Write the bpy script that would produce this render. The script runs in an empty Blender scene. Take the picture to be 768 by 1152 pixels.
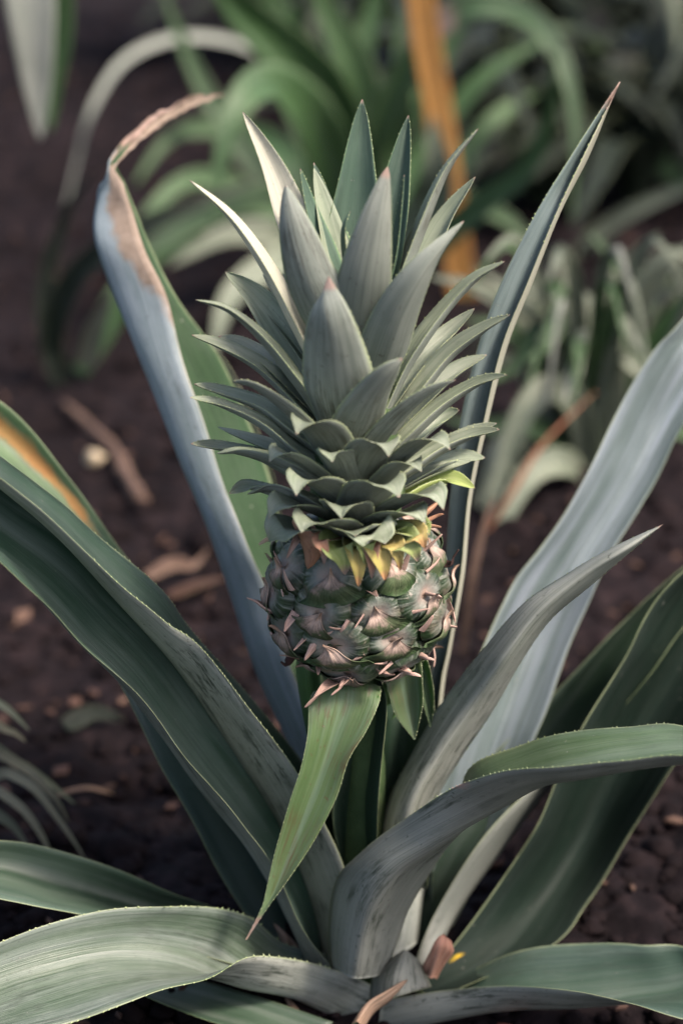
import bpy, math, random
from math import sin, cos, tan, pi, radians, sqrt, exp, atan
from mathutils import Vector, noise
random.seed(7)
scene = bpy.context.scene
col = scene.collection

# ------------------------------------------------------------------ camera, light
FPX = 2495.0                       # focal length in photograph pixels (768 x 1152)
PITCH = radians(25.0)
CAM = Vector((0.0, -1.088, 0.807))
cam_data = bpy.data.cameras.new('camera')
cam = bpy.data.objects.new('camera', cam_data); col.objects.link(cam)
cam.location = CAM
cam.rotation_euler = (pi/2 - PITCH, 0, 0)
cam_data.sensor_fit = 'VERTICAL'; cam_data.sensor_height = 36
cam_data.lens = 36*FPX/1152
cam_data.clip_start = 0.02; cam_data.clip_end = 400
cam_data.dof.use_dof = True
cam_data.dof.focus_distance = 1.185
cam_data.dof.aperture_fstop = 3.7
scene.camera = cam

SUN_AZ, SUN_EL = radians(28), radians(54)      # azimuth from +x towards -y (sun on the right, a little to the front)
sdir = Vector((cos(SUN_EL)*cos(SUN_AZ), -cos(SUN_EL)*sin(SUN_AZ), sin(SUN_EL)))
world = bpy.data.worlds.new('World'); scene.world = world; world.use_nodes = True
wn = world.node_tree
bg = wn.nodes['Background']
sky = wn.nodes.new('ShaderNodeTexSky'); sky.sky_type = 'NISHITA'; sky.sun_disc = False
sky.sun_elevation = SUN_EL; sky.sun_rotation = math.atan2(sdir.x, sdir.y)
sky.air_density = 1.0; sky.dust_density = 3.5; sky.ozone_density = 1.0
tint = wn.nodes.new('ShaderNodeMix'); tint.data_type = 'RGBA'; tint.blend_type = 'MULTIPLY'; tint.inputs[0].default_value = 1
tint.inputs[7].default_value = (1.0, 0.925, 0.905, 1)
wn.links.new(sky.outputs[0], tint.inputs[6]); wn.links.new(tint.outputs[2], bg.inputs[0]); bg.inputs[1].default_value = 0.060
sun_d = bpy.data.lights.new('sun', 'SUN'); sun_d.energy = 1.5; sun_d.angle = radians(11); sun_d.color = (1.0, 0.86, 0.76)
sun = bpy.data.objects.new('sun', sun_d); col.objects.link(sun)
sun.rotation_euler = (-sdir).to_track_quat('-Z', 'Y').to_euler()
scene.view_settings.view_transform = 'Standard'; scene.view_settings.look = 'None'
scene.view_settings.exposure = 2.32; scene.view_settings.gamma = 1.0
scene.view_settings.use_curve_mapping = False
scene.cycles.use_denoising = True
scene.cycles.max_bounces = 8; scene.cycles.transparent_max_bounces = 4

# ------------------------------------------------------------------ helpers
def ray(px, py):
    x = (px-384)/FPX; v = (576-py)/FPX
    return Vector((x, cos(PITCH)+v*sin(PITCH), -sin(PITCH)+v*cos(PITCH)))
def at(px, py, y):
    r = ray(px, py); t = (y-CAM.y)/r.y
    return CAM + r*t
def ground_h(x, y):
    p = Vector((x, y, 0.0))
    h = 0.030*noise.noise(p*2.3 + Vector((3, 1, 0))) + 0.014*noise.noise(p*7+Vector((9, 2, 4)))
    d = sqrt(x*x+y*y)
    h += 0.004*exp(-(d/0.12)**2)
    return h - 0.012
def on_ground(px, py):
    r = ray(px, py); t = -CAM.z/r.z; p = CAM + r*t
    p.z = ground_h(p.x, p.y)
    return p

def empty(name, loc):
    o = bpy.data.objects.new(name, None); col.objects.link(o); o.location = loc
    o.empty_display_size = 0.02
    return o
def tag(o, label=None, cat=None, group=None, kind=None):
    if label: o['label'] = label
    if cat: o['category'] = cat
    if group: o['group'] = group
    if kind: o['kind'] = kind
    return o
def mesh_obj(name, verts, faces, mats, parent=None, fmat=None, uvs=None, stain=None, smooth=True):
    """verts in world coordinates; the object's origin is put on its first vertex's neighbourhood"""
    if parent is not None:
        off = world_loc(parent)
        own = Vector((0, 0, 0))
    else:
        own = verts[0].copy(); off = own
    me = bpy.data.meshes.new(name)
    me.from_pydata([tuple(v-off) for v in verts], [], faces)
    for m in mats: me.materials.append(m)
    if fmat: me.polygons.foreach_set('material_index', fmat)
    if smooth: me.polygons.foreach_set('use_smooth', [True]*len(me.polygons))
    if uvs:
        ul = me.uv_layers.new(name='uv')
        flat = []
        for l in me.loops:
            flat += uvs[l.vertex_index]
        ul.data.foreach_set('uv', flat)
    if stain:
        a = me.attributes.new('stain', 'FLOAT', 'POINT'); a.data.foreach_set('value', stain)
    me.update()
    o = bpy.data.objects.new(name, me); col.objects.link(o)
    if parent is not None: o.parent = parent
    else: o.location = own
    return o
def world_loc(o):
    v = Vector((0, 0, 0))
    while o is not None:
        v += o.location; o = o.parent
    return v

# ------------------------------------------------------------------ materials
def new_mat(name):
    m = bpy.data.materials.new(name); m.use_nodes = True
    nt = m.node_tree
    return m, nt, nt.nodes['Principled BSDF']
class NT:
    def __init__(s, nt): s.nt = nt
    def n(s, t, **kw):
        nd = s.nt.nodes.new(t)
        for k, v in kw.items(): setattr(nd, k, v)
        return nd
    def link(s, a, b): s.nt.links.new(a, b)
    def put(s, sock, v):
        if hasattr(v, 'node'): s.link(v, sock)
        elif isinstance(v, (tuple, list)) and len(v) == 3 and sock.type == 'RGBA': sock.default_value = (*v, 1)
        else: sock.default_value = v
    def math(s, op, a, b=0.0, clamp=False):
        nd = s.n('ShaderNodeMath', operation=op, use_clamp=clamp); s.put(nd.inputs[0], a); s.put(nd.inputs[1], b); return nd.outputs[0]
    def mix(s, f, a, b, bt='MIX'):
        nd = s.n('ShaderNodeMix', data_type='RGBA', blend_type=bt)
        s.put(nd.inputs[0], f); s.put(nd.inputs[6], a); s.put(nd.inputs[7], b); return nd.outputs[2]
    def noise(s, vec, scale, detail=3, rough=0.55):
        nd = s.n('ShaderNodeTexNoise'); s.link(vec, nd.inputs['Vector']); nd.inputs['Scale'].default_value = scale
        nd.inputs['Detail'].default_value = detail; nd.inputs['Roughness'].default_value = rough; return nd.outputs['Fac']
    def ramp(s, f, stops):
        nd = s.n('ShaderNodeValToRGB'); s.link(f, nd.inputs[0]); e = nd.color_ramp.elements
        while len(e) < len(stops): e.new(0.5)
        for q, (p, c) in zip(e, stops):
            q.position = p; q.color = (*c, 1) if isinstance(c, tuple) else (c, c, c, 1)
        return nd.outputs[0]
    def maprange(s, f, a, b, c=0.0, d=1.0):
        nd = s.n('ShaderNodeMapRange'); s.put(nd.inputs[0], f)
        for i, v in enumerate((a, b, c, d)): nd.inputs[i+1].default_value = v
        return nd.outputs[0]

def leaf_mat(name, c1, c2, rough=0.42, spec=0.5, speck=0.35, speck_col=(0.03, 0.04, 0.03), margin=(0.26, 0.31, 0.18), streak=1.0,
             trans=0.0, trans_col=(0.2, 0.45, 0.08), stain_col=(0.20, 0.11, 0.065), stain2=(0.36, 0.30, 0.27), scurf=0.12, bloom_sheen=0.0, bloom_sheen_col=(0.30, 0.35, 0.34), sheen=0.0, mw=0.972):
    m, nt, p = new_mat(name); N = NT(nt)
    uv = N.n('ShaderNodeUVMap', uv_map='uv').outputs[0]
    tc = N.n('ShaderNodeTexCoord').outputs['Object']
    oi = N.n('ShaderNodeObjectInfo').outputs['Random']
    mp = N.n('ShaderNodeMapping'); N.link(uv, mp.inputs[0]); mp.inputs['Scale'].default_value = (60, 5, 1)
    cmb = N.n('ShaderNodeCombineXYZ'); N.link(N.math('MULTIPLY', oi, 37), cmb.inputs[0]); N.link(N.math('MULTIPLY', oi, 11), cmb.inputs[1])
    N.link(cmb.outputs[0], mp.inputs['Location'])
    fine = N.noise(mp.outputs[0], 1.0, 4, 0.6)
    mp2 = N.n('ShaderNodeMapping'); N.link(uv, mp2.inputs[0]); mp2.inputs['Scale'].default_value = (9, 6, 1); N.link(cmb.outputs[0], mp2.inputs['Location'])
    broad = N.noise(mp2.outputs[0], 1.0, 3, 0.5)
    patch = N.noise(tc, 26, 4, 0.6)
    mpf = N.n('ShaderNodeMapping'); N.link(uv, mpf.inputs[0]); mpf.inputs['Scale'].default_value = (150, 9, 1); N.link(cmb.outputs[0], mpf.inputs['Location'])
    rib = N.noise(mpf.outputs[0], 1.0, 2, 0.5)
    f = N.math('ADD', N.math('MULTIPLY', N.maprange(fine, 0.3, 0.7), 0.45*streak), N.math('MULTIPLY', N.maprange(broad, 0.3, 0.7), 0.55))
    f = N.math('ADD', f, N.maprange(rib, 0.3, 0.7, -0.42*streak, 0.42*streak))
    f = N.math('ADD', f, N.maprange(patch, 0.35, 0.7, -0.15, 0.2), clamp=True)
    c = N.mix(f, c1, c2)
    # per leaf value change
    c = N.mix(1.0, c, N.maprange(oi, 0, 1, 0.74, 1.24), 'MULTIPLY')
    if bloom_sheen:      # wax and painted sky sheen: bloom in long soft bands
        mp3 = N.n('ShaderNodeMapping'); N.link(uv, mp3.inputs[0]); mp3.inputs['Scale'].default_value = (3.5, 2.2, 1); N.link(cmb.outputs[0], mp3.inputs['Location'])
        bf = N.maprange(N.noise(mp3.outputs[0], 1.3, 4, 0.6), 0.45, 0.75, 0, bloom_sheen)
        bf = N.math('MULTIPLY', bf, N.maprange(fine, 0.25, 0.7, 0.5, 1.0))
        c = N.mix(bf, c, bloom_sheen_col)
    # rubbed, dirty smudges and specks
    mp4 = N.n('ShaderNodeMapping'); N.link(uv, mp4.inputs[0]); mp4.inputs['Scale'].default_value = (14, 26, 1); N.link(cmb.outputs[0], mp4.inputs['Location'])
    sm = N.math('MULTIPLY', N.maprange(N.noise(mp4.outputs[0], 1.0, 5, 0.8), 0.50, 0.60), N.maprange(N.noise(tc, 18, 3), 0.47, 0.58))
    dots = N.maprange(N.noise(tc, 330, 2, 0.5), 0.665, 0.72)
    c = N.mix(N.math('MULTIPLY', N.math('MAXIMUM', sm, N.math('MULTIPLY', dots, 0.8)), speck), c, speck_col)
    pale = N.maprange(N.noise(tc, 330, 2, 0.5), 0.745, 0.78)
    c = N.mix(N.math('MULTIPLY', pale, 0.35), c, (0.42, 0.44, 0.38))
    if scurf:
        mpg = N.n('ShaderNodeMapping'); N.link(uv, mpg.inputs[0]); mpg.inputs['Scale'].default_value = (420, 60, 1); N.link(cmb.outputs[0], mpg.inputs['Location'])
        g = N.math('MULTIPLY', N.maprange(N.noise(mpg.outputs[0], 1.0, 3, 0.7), 0.50, 0.68), N.maprange(N.noise(tc, 45, 4, 0.6), 0.36, 0.62))
        c = N.mix(N.math('MULTIPLY', g, scurf), c, (0.34, 0.37, 0.34))
    # margin
    sep = N.n('ShaderNodeSeparateXYZ'); N.link(uv, sep.inputs[0])
    e = N.math('ABSOLUTE', N.math('SUBTRACT', N.math('MULTIPLY', sep.outputs[0], 2.0), 1.0))
    ef = N.maprange(e, mw, 0.995)
    c = N.mix(N.math('MULTIPLY', ef, N.maprange(patch, 0.35, 0.65, 0.15, 0.75)), c, margin)
    # stain (dried, brown parts)
    st = N.n('ShaderNodeAttribute', attribute_name='stain').outputs['Fac']
    sf = N.maprange(N.math('ADD', st, N.math('MULTIPLY', N.math('SUBTRACT', N.noise(tc, 60, 5, 0.65), 0.5), 1.1)), 0.30, 0.66)
    sf = N.math('MULTIPLY', sf, N.maprange(st, 0.02, 0.12))
    sc = N.mix(N.noise(tc, 130, 4, 0.65), stain_col, stain2)
    c = N.mix(sf, c, sc)
    N.link(c, p.inputs['Base Color'])
    N.link(N.math('ADD', N.maprange(fine, 0.3, 0.7, rough-0.07, rough+0.1), N.math('MULTIPLY', sf, 0.3)), p.inputs['Roughness'])
    p.inputs['Specular IOR Level'].default_value = spec
    if sheen:
        p.inputs['Sheen Weight'].default_value = sheen; p.inputs['Sheen Roughness'].default_value = 0.5
    bp = N.n('ShaderNodeBump'); bp.inputs['Strength'].default_value = 0.5; bp.inputs['Distance'].default_value = 0.0007
    N.link(N.math('ADD', N.math('ADD', fine, N.math('MULTIPLY', rib, 0.7)), N.math('MULTIPLY', patch, 0.6)), bp.inputs['Height'])
    N.link(bp.outputs[0], p.inputs['Normal'])
    if trans:
        t = N.n('ShaderNodeBsdfTranslucent'); t.inputs[0].default_value = (*trans_col, 1)
        mx = N.n('ShaderNodeMixShader'); mx.inputs[0].default_value = trans
        N.link(p.outputs[0], mx.inputs[1]); N.link(t.outputs[0], mx.inputs[2])
        N.link(mx.outputs[0], nt.nodes['Material Output'].inputs[0])
    return m

M_top = leaf_mat('leaf_upper_face', (0.024, 0.052, 0.030), (0.056, 0.092, 0.060), 0.40, 0.55, bloom_sheen=0.4, bloom_sheen_col=(0.31, 0.34, 0.31), speck=0.25, trans=0.03)
M_topdark = leaf_mat('leaf_upper_face_dark', (0.009, 0.026, 0.014), (0.022, 0.048, 0.028), 0.48, 0.35, bloom_sheen=0.12, speck=0.2, trans=0.04)
M_topblue = leaf_mat('leaf_upper_face_sky_sheen', (0.075, 0.115, 0.105), (0.19, 0.245, 0.25), 0.34, 0.7, bloom_sheen=0.85, bloom_sheen_col=(0.38, 0.43, 0.52), speck=0.15)  # blue sky reflection painted into the base and band colours
M_under = leaf_mat('leaf_under_face', (0.130, 0.150, 0.128), (0.275, 0.295, 0.260), 0.55, 0.35, speck=0.9, trans=0.04)
M_underblue = leaf_mat('leaf_under_face_sky_sheen', (0.14, 0.20, 0.20), (0.30, 0.36, 0.40), 0.40, 0.6, speck=0.4, bloom_sheen=0.4, stain_col=(0.10, 0.065, 0.040), stain2=(0.30, 0.245, 0.19), margin=(0.4, 0.38, 0.3))  # blue skylight on the leaf's outer side is put into its colour
M_green = leaf_mat('young_leaf_green', (0.058, 0.105, 0.036), (0.105, 0.160, 0.070), 0.45, 0.45, speck=0.8, speck_col=(0.10, 0.05, 0.03), bloom_sheen=0.6, bloom_sheen_col=(0.22, 0.31, 0.27), trans=0.2)
M_greenunder = leaf_mat('young_leaf_under', (0.10, 0.22, 0.07), (0.16, 0.29, 0.11), 0.5, 0.4, speck=0.5, trans=0.2)
M_crtop = leaf_mat('crown_upper_face', (0.13, 0.18, 0.110), (0.28, 0.32, 0.235), 0.38, 0.55, speck=0.35, trans=0.08, trans_col=(0.25, 0.4, 0.12), bloom_sheen=0.3, bloom_sheen_col=(0.38, 0.39, 0.33), mw=0.90)
M_crunder = leaf_mat('crown_under_face', (0.13, 0.158, 0.132), (0.285, 0.318, 0.272), 0.46, 0.4, speck=0.65, speck_col=(0.05, 0.045, 0.03), trans=0.07, trans_col=(0.25, 0.35, 0.15), margin=(0.34, 0.42, 0.22), mw=0.90)
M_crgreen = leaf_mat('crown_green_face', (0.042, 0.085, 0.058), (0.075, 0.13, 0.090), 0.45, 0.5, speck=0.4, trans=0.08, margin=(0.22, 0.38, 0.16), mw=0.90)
M_crsunlit = leaf_mat('crown_sunlit_face', (0.36, 0.38, 0.30), (0.58, 0.57, 0.47), 0.5, 0.4, speck=0.3, trans=0.12, trans_col=(0.5, 0.5, 0.25))  # pale scales, lightened further to paint warm sunlight on these leaves
M_cryellow = leaf_mat('crown_yellow_face', (0.42, 0.42, 0.10), (0.66, 0.50, 0.20), 0.5, 0.4, speck=0.4, trans=0.2, trans_col=(0.6, 0.5, 0.1), stain_col=(0.5, 0.22, 0.08), stain2=(0.55, 0.35, 0.2))
M_crlime = leaf_mat('crown_lime_face', (0.24, 0.34, 0.08), (0.42, 0.48, 0.20), 0.45, 0.4, speck=0.3, trans=0.2, trans_col=(0.5, 0.6, 0.1))
M_edge = leaf_mat('leaf_tooth', (0.22, 0.30, 0.12), (0.35, 0.38, 0.2), 0.5, 0.4, speck=0)
M_dry = leaf_mat('dry_sheath', (0.28, 0.17, 0.11), (0.45, 0.33, 0.24), 0.7, 0.2, speck=0.6, margin=(0.45, 0.3, 0.22), trans=0.1, trans_col=(0.5, 0.3, 0.15))
M_orange = leaf_mat('dead_orange_leaf', (0.30, 0.14, 0.035), (0.46, 0.25, 0.075), 0.6, 0.3, speck=0.6, margin=(0.4, 0.2, 0.08), trans=0.1, trans_col=(0.6, 0.3, 0.08))
M_rust = leaf_mat('rusty_dry_leaf', (0.14, 0.055, 0.03), (0.24, 0.11, 0.06), 0.6, 0.25, speck=0.4, margin=(0.2, 0.1, 0.05))
B_top = leaf_mat('backdrop_leaf_upper', (0.020, 0.058, 0.014), (0.048, 0.105, 0.034), 0.45, 0.4, speck=0.3, bloom_sheen=0.18, trans=0.08)
B_grey = leaf_mat('backdrop_leaf_grey', (0.060, 0.085, 0.052), (0.20, 0.225, 0.165), 0.5, 0.4, speck=0.3, bloom_sheen=0.25, trans=0.08)
B_pale = leaf_mat('backdrop_leaf_pale', (0.15, 0.175, 0.145), (0.25, 0.265, 0.235), 0.55, 0.35, speck=0.3, trans=0.08)
B_shade = leaf_mat('backdrop_leaf_shaded', (0.003, 0.007, 0.003), (0.008, 0.015, 0.007), 0.55, 0.3, speck=0.3)  # green lowered to near black, painting in the background shade
B_thin = leaf_mat('grass_blade_pale', (0.13, 0.135, 0.09), (0.24, 0.23, 0.16), 0.6, 0.3, speck=0.3, trans=0.08)

def simple_mat(name, stops, scale, rough=0.8, bump=0.5, dist=0.002, detail=6, scale2=None):
    m, nt, p = new_mat(name); N = NT(nt)
    tc = N.n('ShaderNodeTexCoord').outputs['Object']
    f = N.noise(tc, scale, detail, 0.65)
    c = N.ramp(f, stops)
    if scale2:
        c = N.mix(1.0, c, N.ramp(N.noise(tc, scale2, 3, 0.5), [(0.3, 0.55), (0.7, 1.45)]), 'MULTIPLY')
    N.link(c, p.inputs['Base Color']); p.inputs['Roughness'].default_value = rough
    p.inputs['Specular IOR Level'].default_value = 0.08 if 'soil' in name else 0.25
    bp = N.n('ShaderNodeBump'); bp.inputs['Strength'].default_value = bump; bp.inputs['Distance'].default_value = dist
    N.link(f, bp.inputs['Height']); N.link(bp.outputs[0], p.inputs['Normal'])
    return m
M_soil = simple_mat('shaded_soil', [(0.25, (0.0028, 0.0021, 0.0025)), (0.5, (0.0085, 0.0064, 0.0074)), (0.66, (0.020, 0.0135, 0.0140)), (0.8, (0.055, 0.036, 0.033))], 55, 0.85, 0.9, 0.006, 9, 6)  # dark earth colour, lowered further to paint in the background's shade
M_crumb = simple_mat('soil_crumb', [(0.3, (0.004, 0.003, 0.0034)), (0.6, (0.012, 0.0085, 0.0092)), (0.85, (0.036, 0.024, 0.022))], 30, 0.9, 0.8, 0.003, 6, 9)
M_chip = simple_mat('litter_chip', [(0.3, (0.025, 0.014, 0.010)), (0.55, (0.065, 0.036, 0.026)), (0.8, (0.15, 0.10, 0.07))], 12, 0.8, 0.5, 0.001, 4)
M_twig = simple_mat('twig_bark', [(0.3, (0.055, 0.035, 0.026)), (0.7, (0.15, 0.10, 0.075))], 60, 0.85, 0.6, 0.002, 5)
M_pale = simple_mat('pale_stone', [(0.3, (0.28, 0.22, 0.14)), (0.7, (0.42, 0.36, 0.25))], 50, 0.8, 0.4, 0.001, 4)
M_terra = simple_mat('red_clay', [(0.3, (0.38, 0.10, 0.07)), (0.7, (0.55, 0.18, 0.12))], 70, 0.7, 0.4, 0.001, 4)
M_stem = simple_mat('stalk_green', [(0.3, (0.04, 0.075, 0.03)), (0.7, (0.08, 0.13, 0.055))], 60, 0.6, 0.4, 0.001, 4)
M_core = simple_mat('fruit_core', [(0.3, (0.025, 0.05, 0.02)), (0.6, (0.05, 0.085, 0.03)), (0.8, (0.10, 0.08, 0.05))], 90, 0.6, 0.6, 0.001, 5)

# ------------------------------------------------------------------ lofted leaves
def cr(p0, p1, p2, p3, t):
    return 0.5*((2*p1) + (p2-p0)*t + (2*p0-5*p1+4*p2-p3)*t*t + (3*p1-p0-3*p2+p3)*t*t*t)
def resample(rows, step):
    """rows: list of lists of Vectors (stations); returns the spline resampled about every step metres, plus distances"""
    out = []; dist = []; d = 0.0; n = len(rows)
    for i in range(n-1):
        a = rows[max(i-1, 0)]; b = rows[i]; c = rows[i+1]; e = rows[min(i+2, n-1)]
        L = (c[1]-b[1]).length; k = max(2, int(L/step+0.5))
        for j in range(k):
            t = j/k
            out.append([cr(a[q], b[q], c[q], e[q], t) for q in range(3)]); dist.append(d+L*t)
        d += L
    out.append(list(rows[-1])); dist.append(d)
    return out, dist

def loft(name, rows, mats, parent, step=0.006, nu=12, thick=0.0011, flip=False, teeth=0.0, keel=0.25, wave=0.0, lip=(0.0, 0.0), crumple=None, stain=None, label=None, seed=None, tooth_mat=None, tooth_range=(0.05, 1.0), mottle=0.0):
    rng = random.Random(seed if seed is not None else hash(name) % 1000 + len(rows)*7)
    R, D = resample(rows, step)
    ph = rng.uniform(0, 50)
    P = []; total = D[-1]
    for k, (L, M, Rr) in enumerate(R):
        C = 2*M - (L+Rr)/2
        row = []
        for i in range(nu+1):
            t = i/nu
            b = L*(1-t)**2 + C*(2*t*(1-t)) + Rr*t*t
            pl = L.lerp(M, 2*t) if t < 0.5 else M.lerp(Rr, 2*t-1)
            row.append(b.lerp(pl, keel))
        P.append(row)
    nv = len(P)
    # normals
    Nn = []
    for k in range(nv):
        r = []
        for i in range(nu+1):
            dv = P[min(k+1, nv-1)][i] - P[max(k-1, 0)][i]
            du = P[k][min(i+1, nu)] - P[k][max(i-1, 0)]
            n = du.cross(dv)
            if n.length < 1e-12: n = Nn[-1][i].copy() if Nn else Vector((0, 0, 1))
            r.append(n.normalized())
        Nn.append(r)
    s = 0.0
    for k in range(1, nv-1):
        ch = (P[k][0]+P[k][nu])/2 - P[k][nu//2]
        s += ch.dot(Nn[k][nu//2])
    sg = 1.0 if s > 0 else -1.0
    if flip: sg = -sg
    for k in range(nv):
        for i in range(nu+1):
            Nn[k][i] *= sg
            e = abs(2*i/nu-1)
            for lp, tt in ((lip[0], 1-i/nu), (lip[1], i/nu)):
                if lp and tt > 0.72:
                    env = min(1.0, D[k]/total*5, (1-D[k]/total)*5)*(0.75+0.5*noise.noise(Vector((ph, D[k]*9, 2))))
                    P[k][i] = P[k][i] - Nn[k][i]*(lp*env*((tt-0.72)/0.28)**1.5)
            if crumple and D[k]/total > crumple[0]:
                am = crumple[1]*min(1, (D[k]/total-crumple[0])/0.06)*min(1.0, (P[k][nu]-P[k][0]).length/0.02)
                P[k][i] = P[k][i] + Nn[k][i]*am*noise.noise(Vector((ph+i*0.7, D[k]*70, 1))) + (P[k][nu]-P[k][0]).normalized()*am*0.7*noise.noise(Vector((3, D[k]*90, ph)))
            if wave or mottle:
                w = wave*(e**2)*noise.noise(Vector((ph+(0 if i*2 < nu else 9), D[k]*22, 0)))
                w += mottle*noise.noise(Vector((ph+i/nu*3.0, D[k]*30, 4)))
                P[k][i] = P[k][i] + Nn[k][i]*w
    verts = []; uvs = []; st = []; faces = []; fm = []
    def width(k): return (P[k][nu]-P[k][0]).length
    for side in (0, 1):
        for k in range(nv):
            th = min(thick, 0.25*sum((P[k][i+1]-P[k][i]).length for i in range(nu))*0.2+0.0001)
            for i in range(nu+1):
                e = abs(2*i/nu-1)
                t = th*(1-0.85*e**3)
                verts.append(P[k][i] + Nn[k][i]*(t*0.5 if side == 0 else -t*0.5))
                uvs.append((i/nu, D[k]))
                st.append(stain(i/nu, D[k]/total) if stain else 0.0)
    W = nu+1; off = nv*W
    rev = sg > 0
    for k in range(nv-1):
        for i in range(nu):
            a = k*W+i; q = (a, a+1, a+W+1, a+W)
            if rev:
                faces.append(q); faces.append(tuple(x+off for x in reversed(q)))
            else:
                faces.append(tuple(reversed(q))); faces.append(tuple(x+off for x in q))
            fm += [0, 1]
    for k in range(nv-1):
        for i in (0, nu):
            a = k*W+i; q = (a, a+W, a+W+off, a+off)
            faces.append(q if (i == 0) == rev else tuple(reversed(q))); fm.append(2)
    for i in range(nu):
        a = i; b = (nv-1)*W+i
        faces.append((a, a+off, a+1+off, a+1)); fm.append(2)
        faces.append((b, b+1, b+1+off, b+off)); fm.append(2)
    if teeth:
        for edge in (0, nu):
            inner = 1 if edge == 0 else nu-1
            acc = rng.uniform(0, 0.004); last = 0
            for k in range(1, nv-1):
                if not (tooth_range[0] < D[k]/total < tooth_range[1]): continue
                seg = (P[k][edge]-P[k-1][edge]); L = seg.length
                if L < 1e-6: continue
                t = acc
                while t < L:
                    b = P[k-1][edge].lerp(P[k][edge], t/L)
                    out = (P[k][edge]-P[k][inner]).normalized()
                    tg = seg.normalized(); h = teeth*rng.uniform(0.3, 1.2); w = teeth*0.6
                    nn = Nn[k][edge]
                    s0 = len(verts)
                    verts.extend([b-tg*w-out*0.0004, b+tg*w-out*0.0004, b-nn*0.0004, b+nn*0.0004, b+out*h+tg*h*1.0+nn*h*rng.uniform(0, 0.5)])
                    uvs.extend([(0.0, D[k])]*5); st.extend([stain(edge/nu, D[k]/total) if stain else 0.0]*5)
                    for tri in ((0, 2, 4), (2, 1, 4), (1, 3, 4), (3, 0, 4)):
                        faces.append(tuple(s0+x for x in tri)); fm.append(2)
                    t += rng.uniform(0.0028, 0.0085)*(teeth/0.0016)**0.5
                acc = t-L
    o = mesh_obj(name, verts, faces, [mats[0], mats[1], tooth_mat or M_edge], parent, fm, uvs, st)
    if label: o['label'] = label
    return o

def px_leaf(name, st, mats, parent, **kw):
    """st: stations of (Lx,Ly,Ld, Mx,My,Md, Rx,Ry,Rd): picture point and distance y of one margin, the keel and the other margin"""
    rows = []
    for s in st:
        if len(s) == 3:
            p = at(*s); w = Vector((0.0004, 0, 0)); rows.append([p-w, p.copy(), p+w])
        else:
            rows.append([at(*s[0:3]), at(*s[3:6]), at(*s[6:9])])
    return loft(name, rows, mats, parent, **kw)

def auto_leaf(name, pts, width, axis, mats, parent, prof=None, chan=0.28, twist=0.0, upw=1.0, twistf=None, face=False, hook=False, **kw):
    """pts: centreline in world space; the upper face looks up and back to the plant's axis"""
    prof = prof or (lambda t: (0.72+0.28*min(t/0.25, 1))*max(0.0, 1-max(0.0, (t-0.25)/0.75)**1.7))
    dense = []; n = len(pts)
    for i in range(n-1):
        a = pts[max(i-1, 0)]; b = pts[i]; c = pts[i+1]; e = pts[min(i+2, n-1)]
        for j in range(4): dense.append(cr(a, b, c, e, j/4))
    dense.append(pts[-1]); rows = []; m = len(dense)
    far = max(pts, key=lambda p: (Vector((p.x-axis.x, p.y-axis.y))).length)
    r = Vector((far.x-axis.x, far.y-axis.y, 0))
    r = r.normalized() if r.length > 1e-5 else Vector((0, 1, 0))
    prevside = None
    for k, p in enumerate(dense):
        t = k/(m-1)
        tg = (dense[min(k+1, m-1)]-dense[max(k-1, 0)]).normalized()
        ref = Vector((0, 0, 1))*upw - r
        if face: ref = Vector((0, -0.85*float(face), 0.55))
        side = tg.cross(ref)
        if hook:
            side = r.cross(Vector((0, 0, 1))); side -= tg*side.dot(tg)
        if side.length < 1e-4 and prevside: side = prevside.copy()
        side.normalize()
        if prevside and side.dot(prevside) < 0: side = -side
        prevside = side.copy()
        N = side.cross(tg).normalized()
        tw = twist + (twistf(t) if twistf else 0)
        if tw:
            side, N = side*cos(tw)+N*sin(tw), N*cos(tw)-side*sin(tw)
        w = width*prof(t)*0.5 + 0.0002
        rows.append([p-side*w, p-N*(w*2*chan), p+side*w])
    return loft(name, rows, mats, parent, **kw)

exec_parts = []
# ------------------------------------------------------------------ ground
def build_soil():
    def axis(a, b, fine, lim):
        v = []; x = a
        while x < b: v.append(x); x += fine
        s = fine
        hi = [b]; 
        while hi[-1] < lim: s *= 1.35; hi.append(hi[-1]+s)
        s = fine; lo = [a]
        while lo[-1] > -lim: s *= 1.35; lo.append(lo[-1]-s)
        return list(reversed(lo[1:])) + v + hi
    xs = axis(-0.85, 0.85, 0.0065, 150); ys = axis(-0.35, 2.4, 0.0065, 150)
    verts = []; faces = []
    for y in ys:
        for x in xs:
            near = -1.2 < x < 1.2 and -0.7 < y < 3.2
            h = ground_h(x, y) if near else -0.012
            if near:
                p = Vector((x, y, 0.5))
                h += 0.010*noise.noise(p*24) + 0.0065*noise.noise(p*60) + 0.004*abs(noise.noise(p*110))
            verts.append(Vector((x, y, h)))
    W = len(xs)
    for j in range(len(ys)-1):
        for i in range(W-1):
            a = j*W+i; faces.append((a, a+1, a+W+1, a+W))
    me = bpy.data.meshes.new('ground'); me.from_pydata([tuple(v) for v in verts], [], faces); me.materials.append(M_soil)
    me.polygons.foreach_set('use_smooth', [True]*len(me.polygons))
    o = bpy.data.objects.new('ground', me); col.objects.link(o); tag(o, kind='structure')
build_soil()

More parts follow.
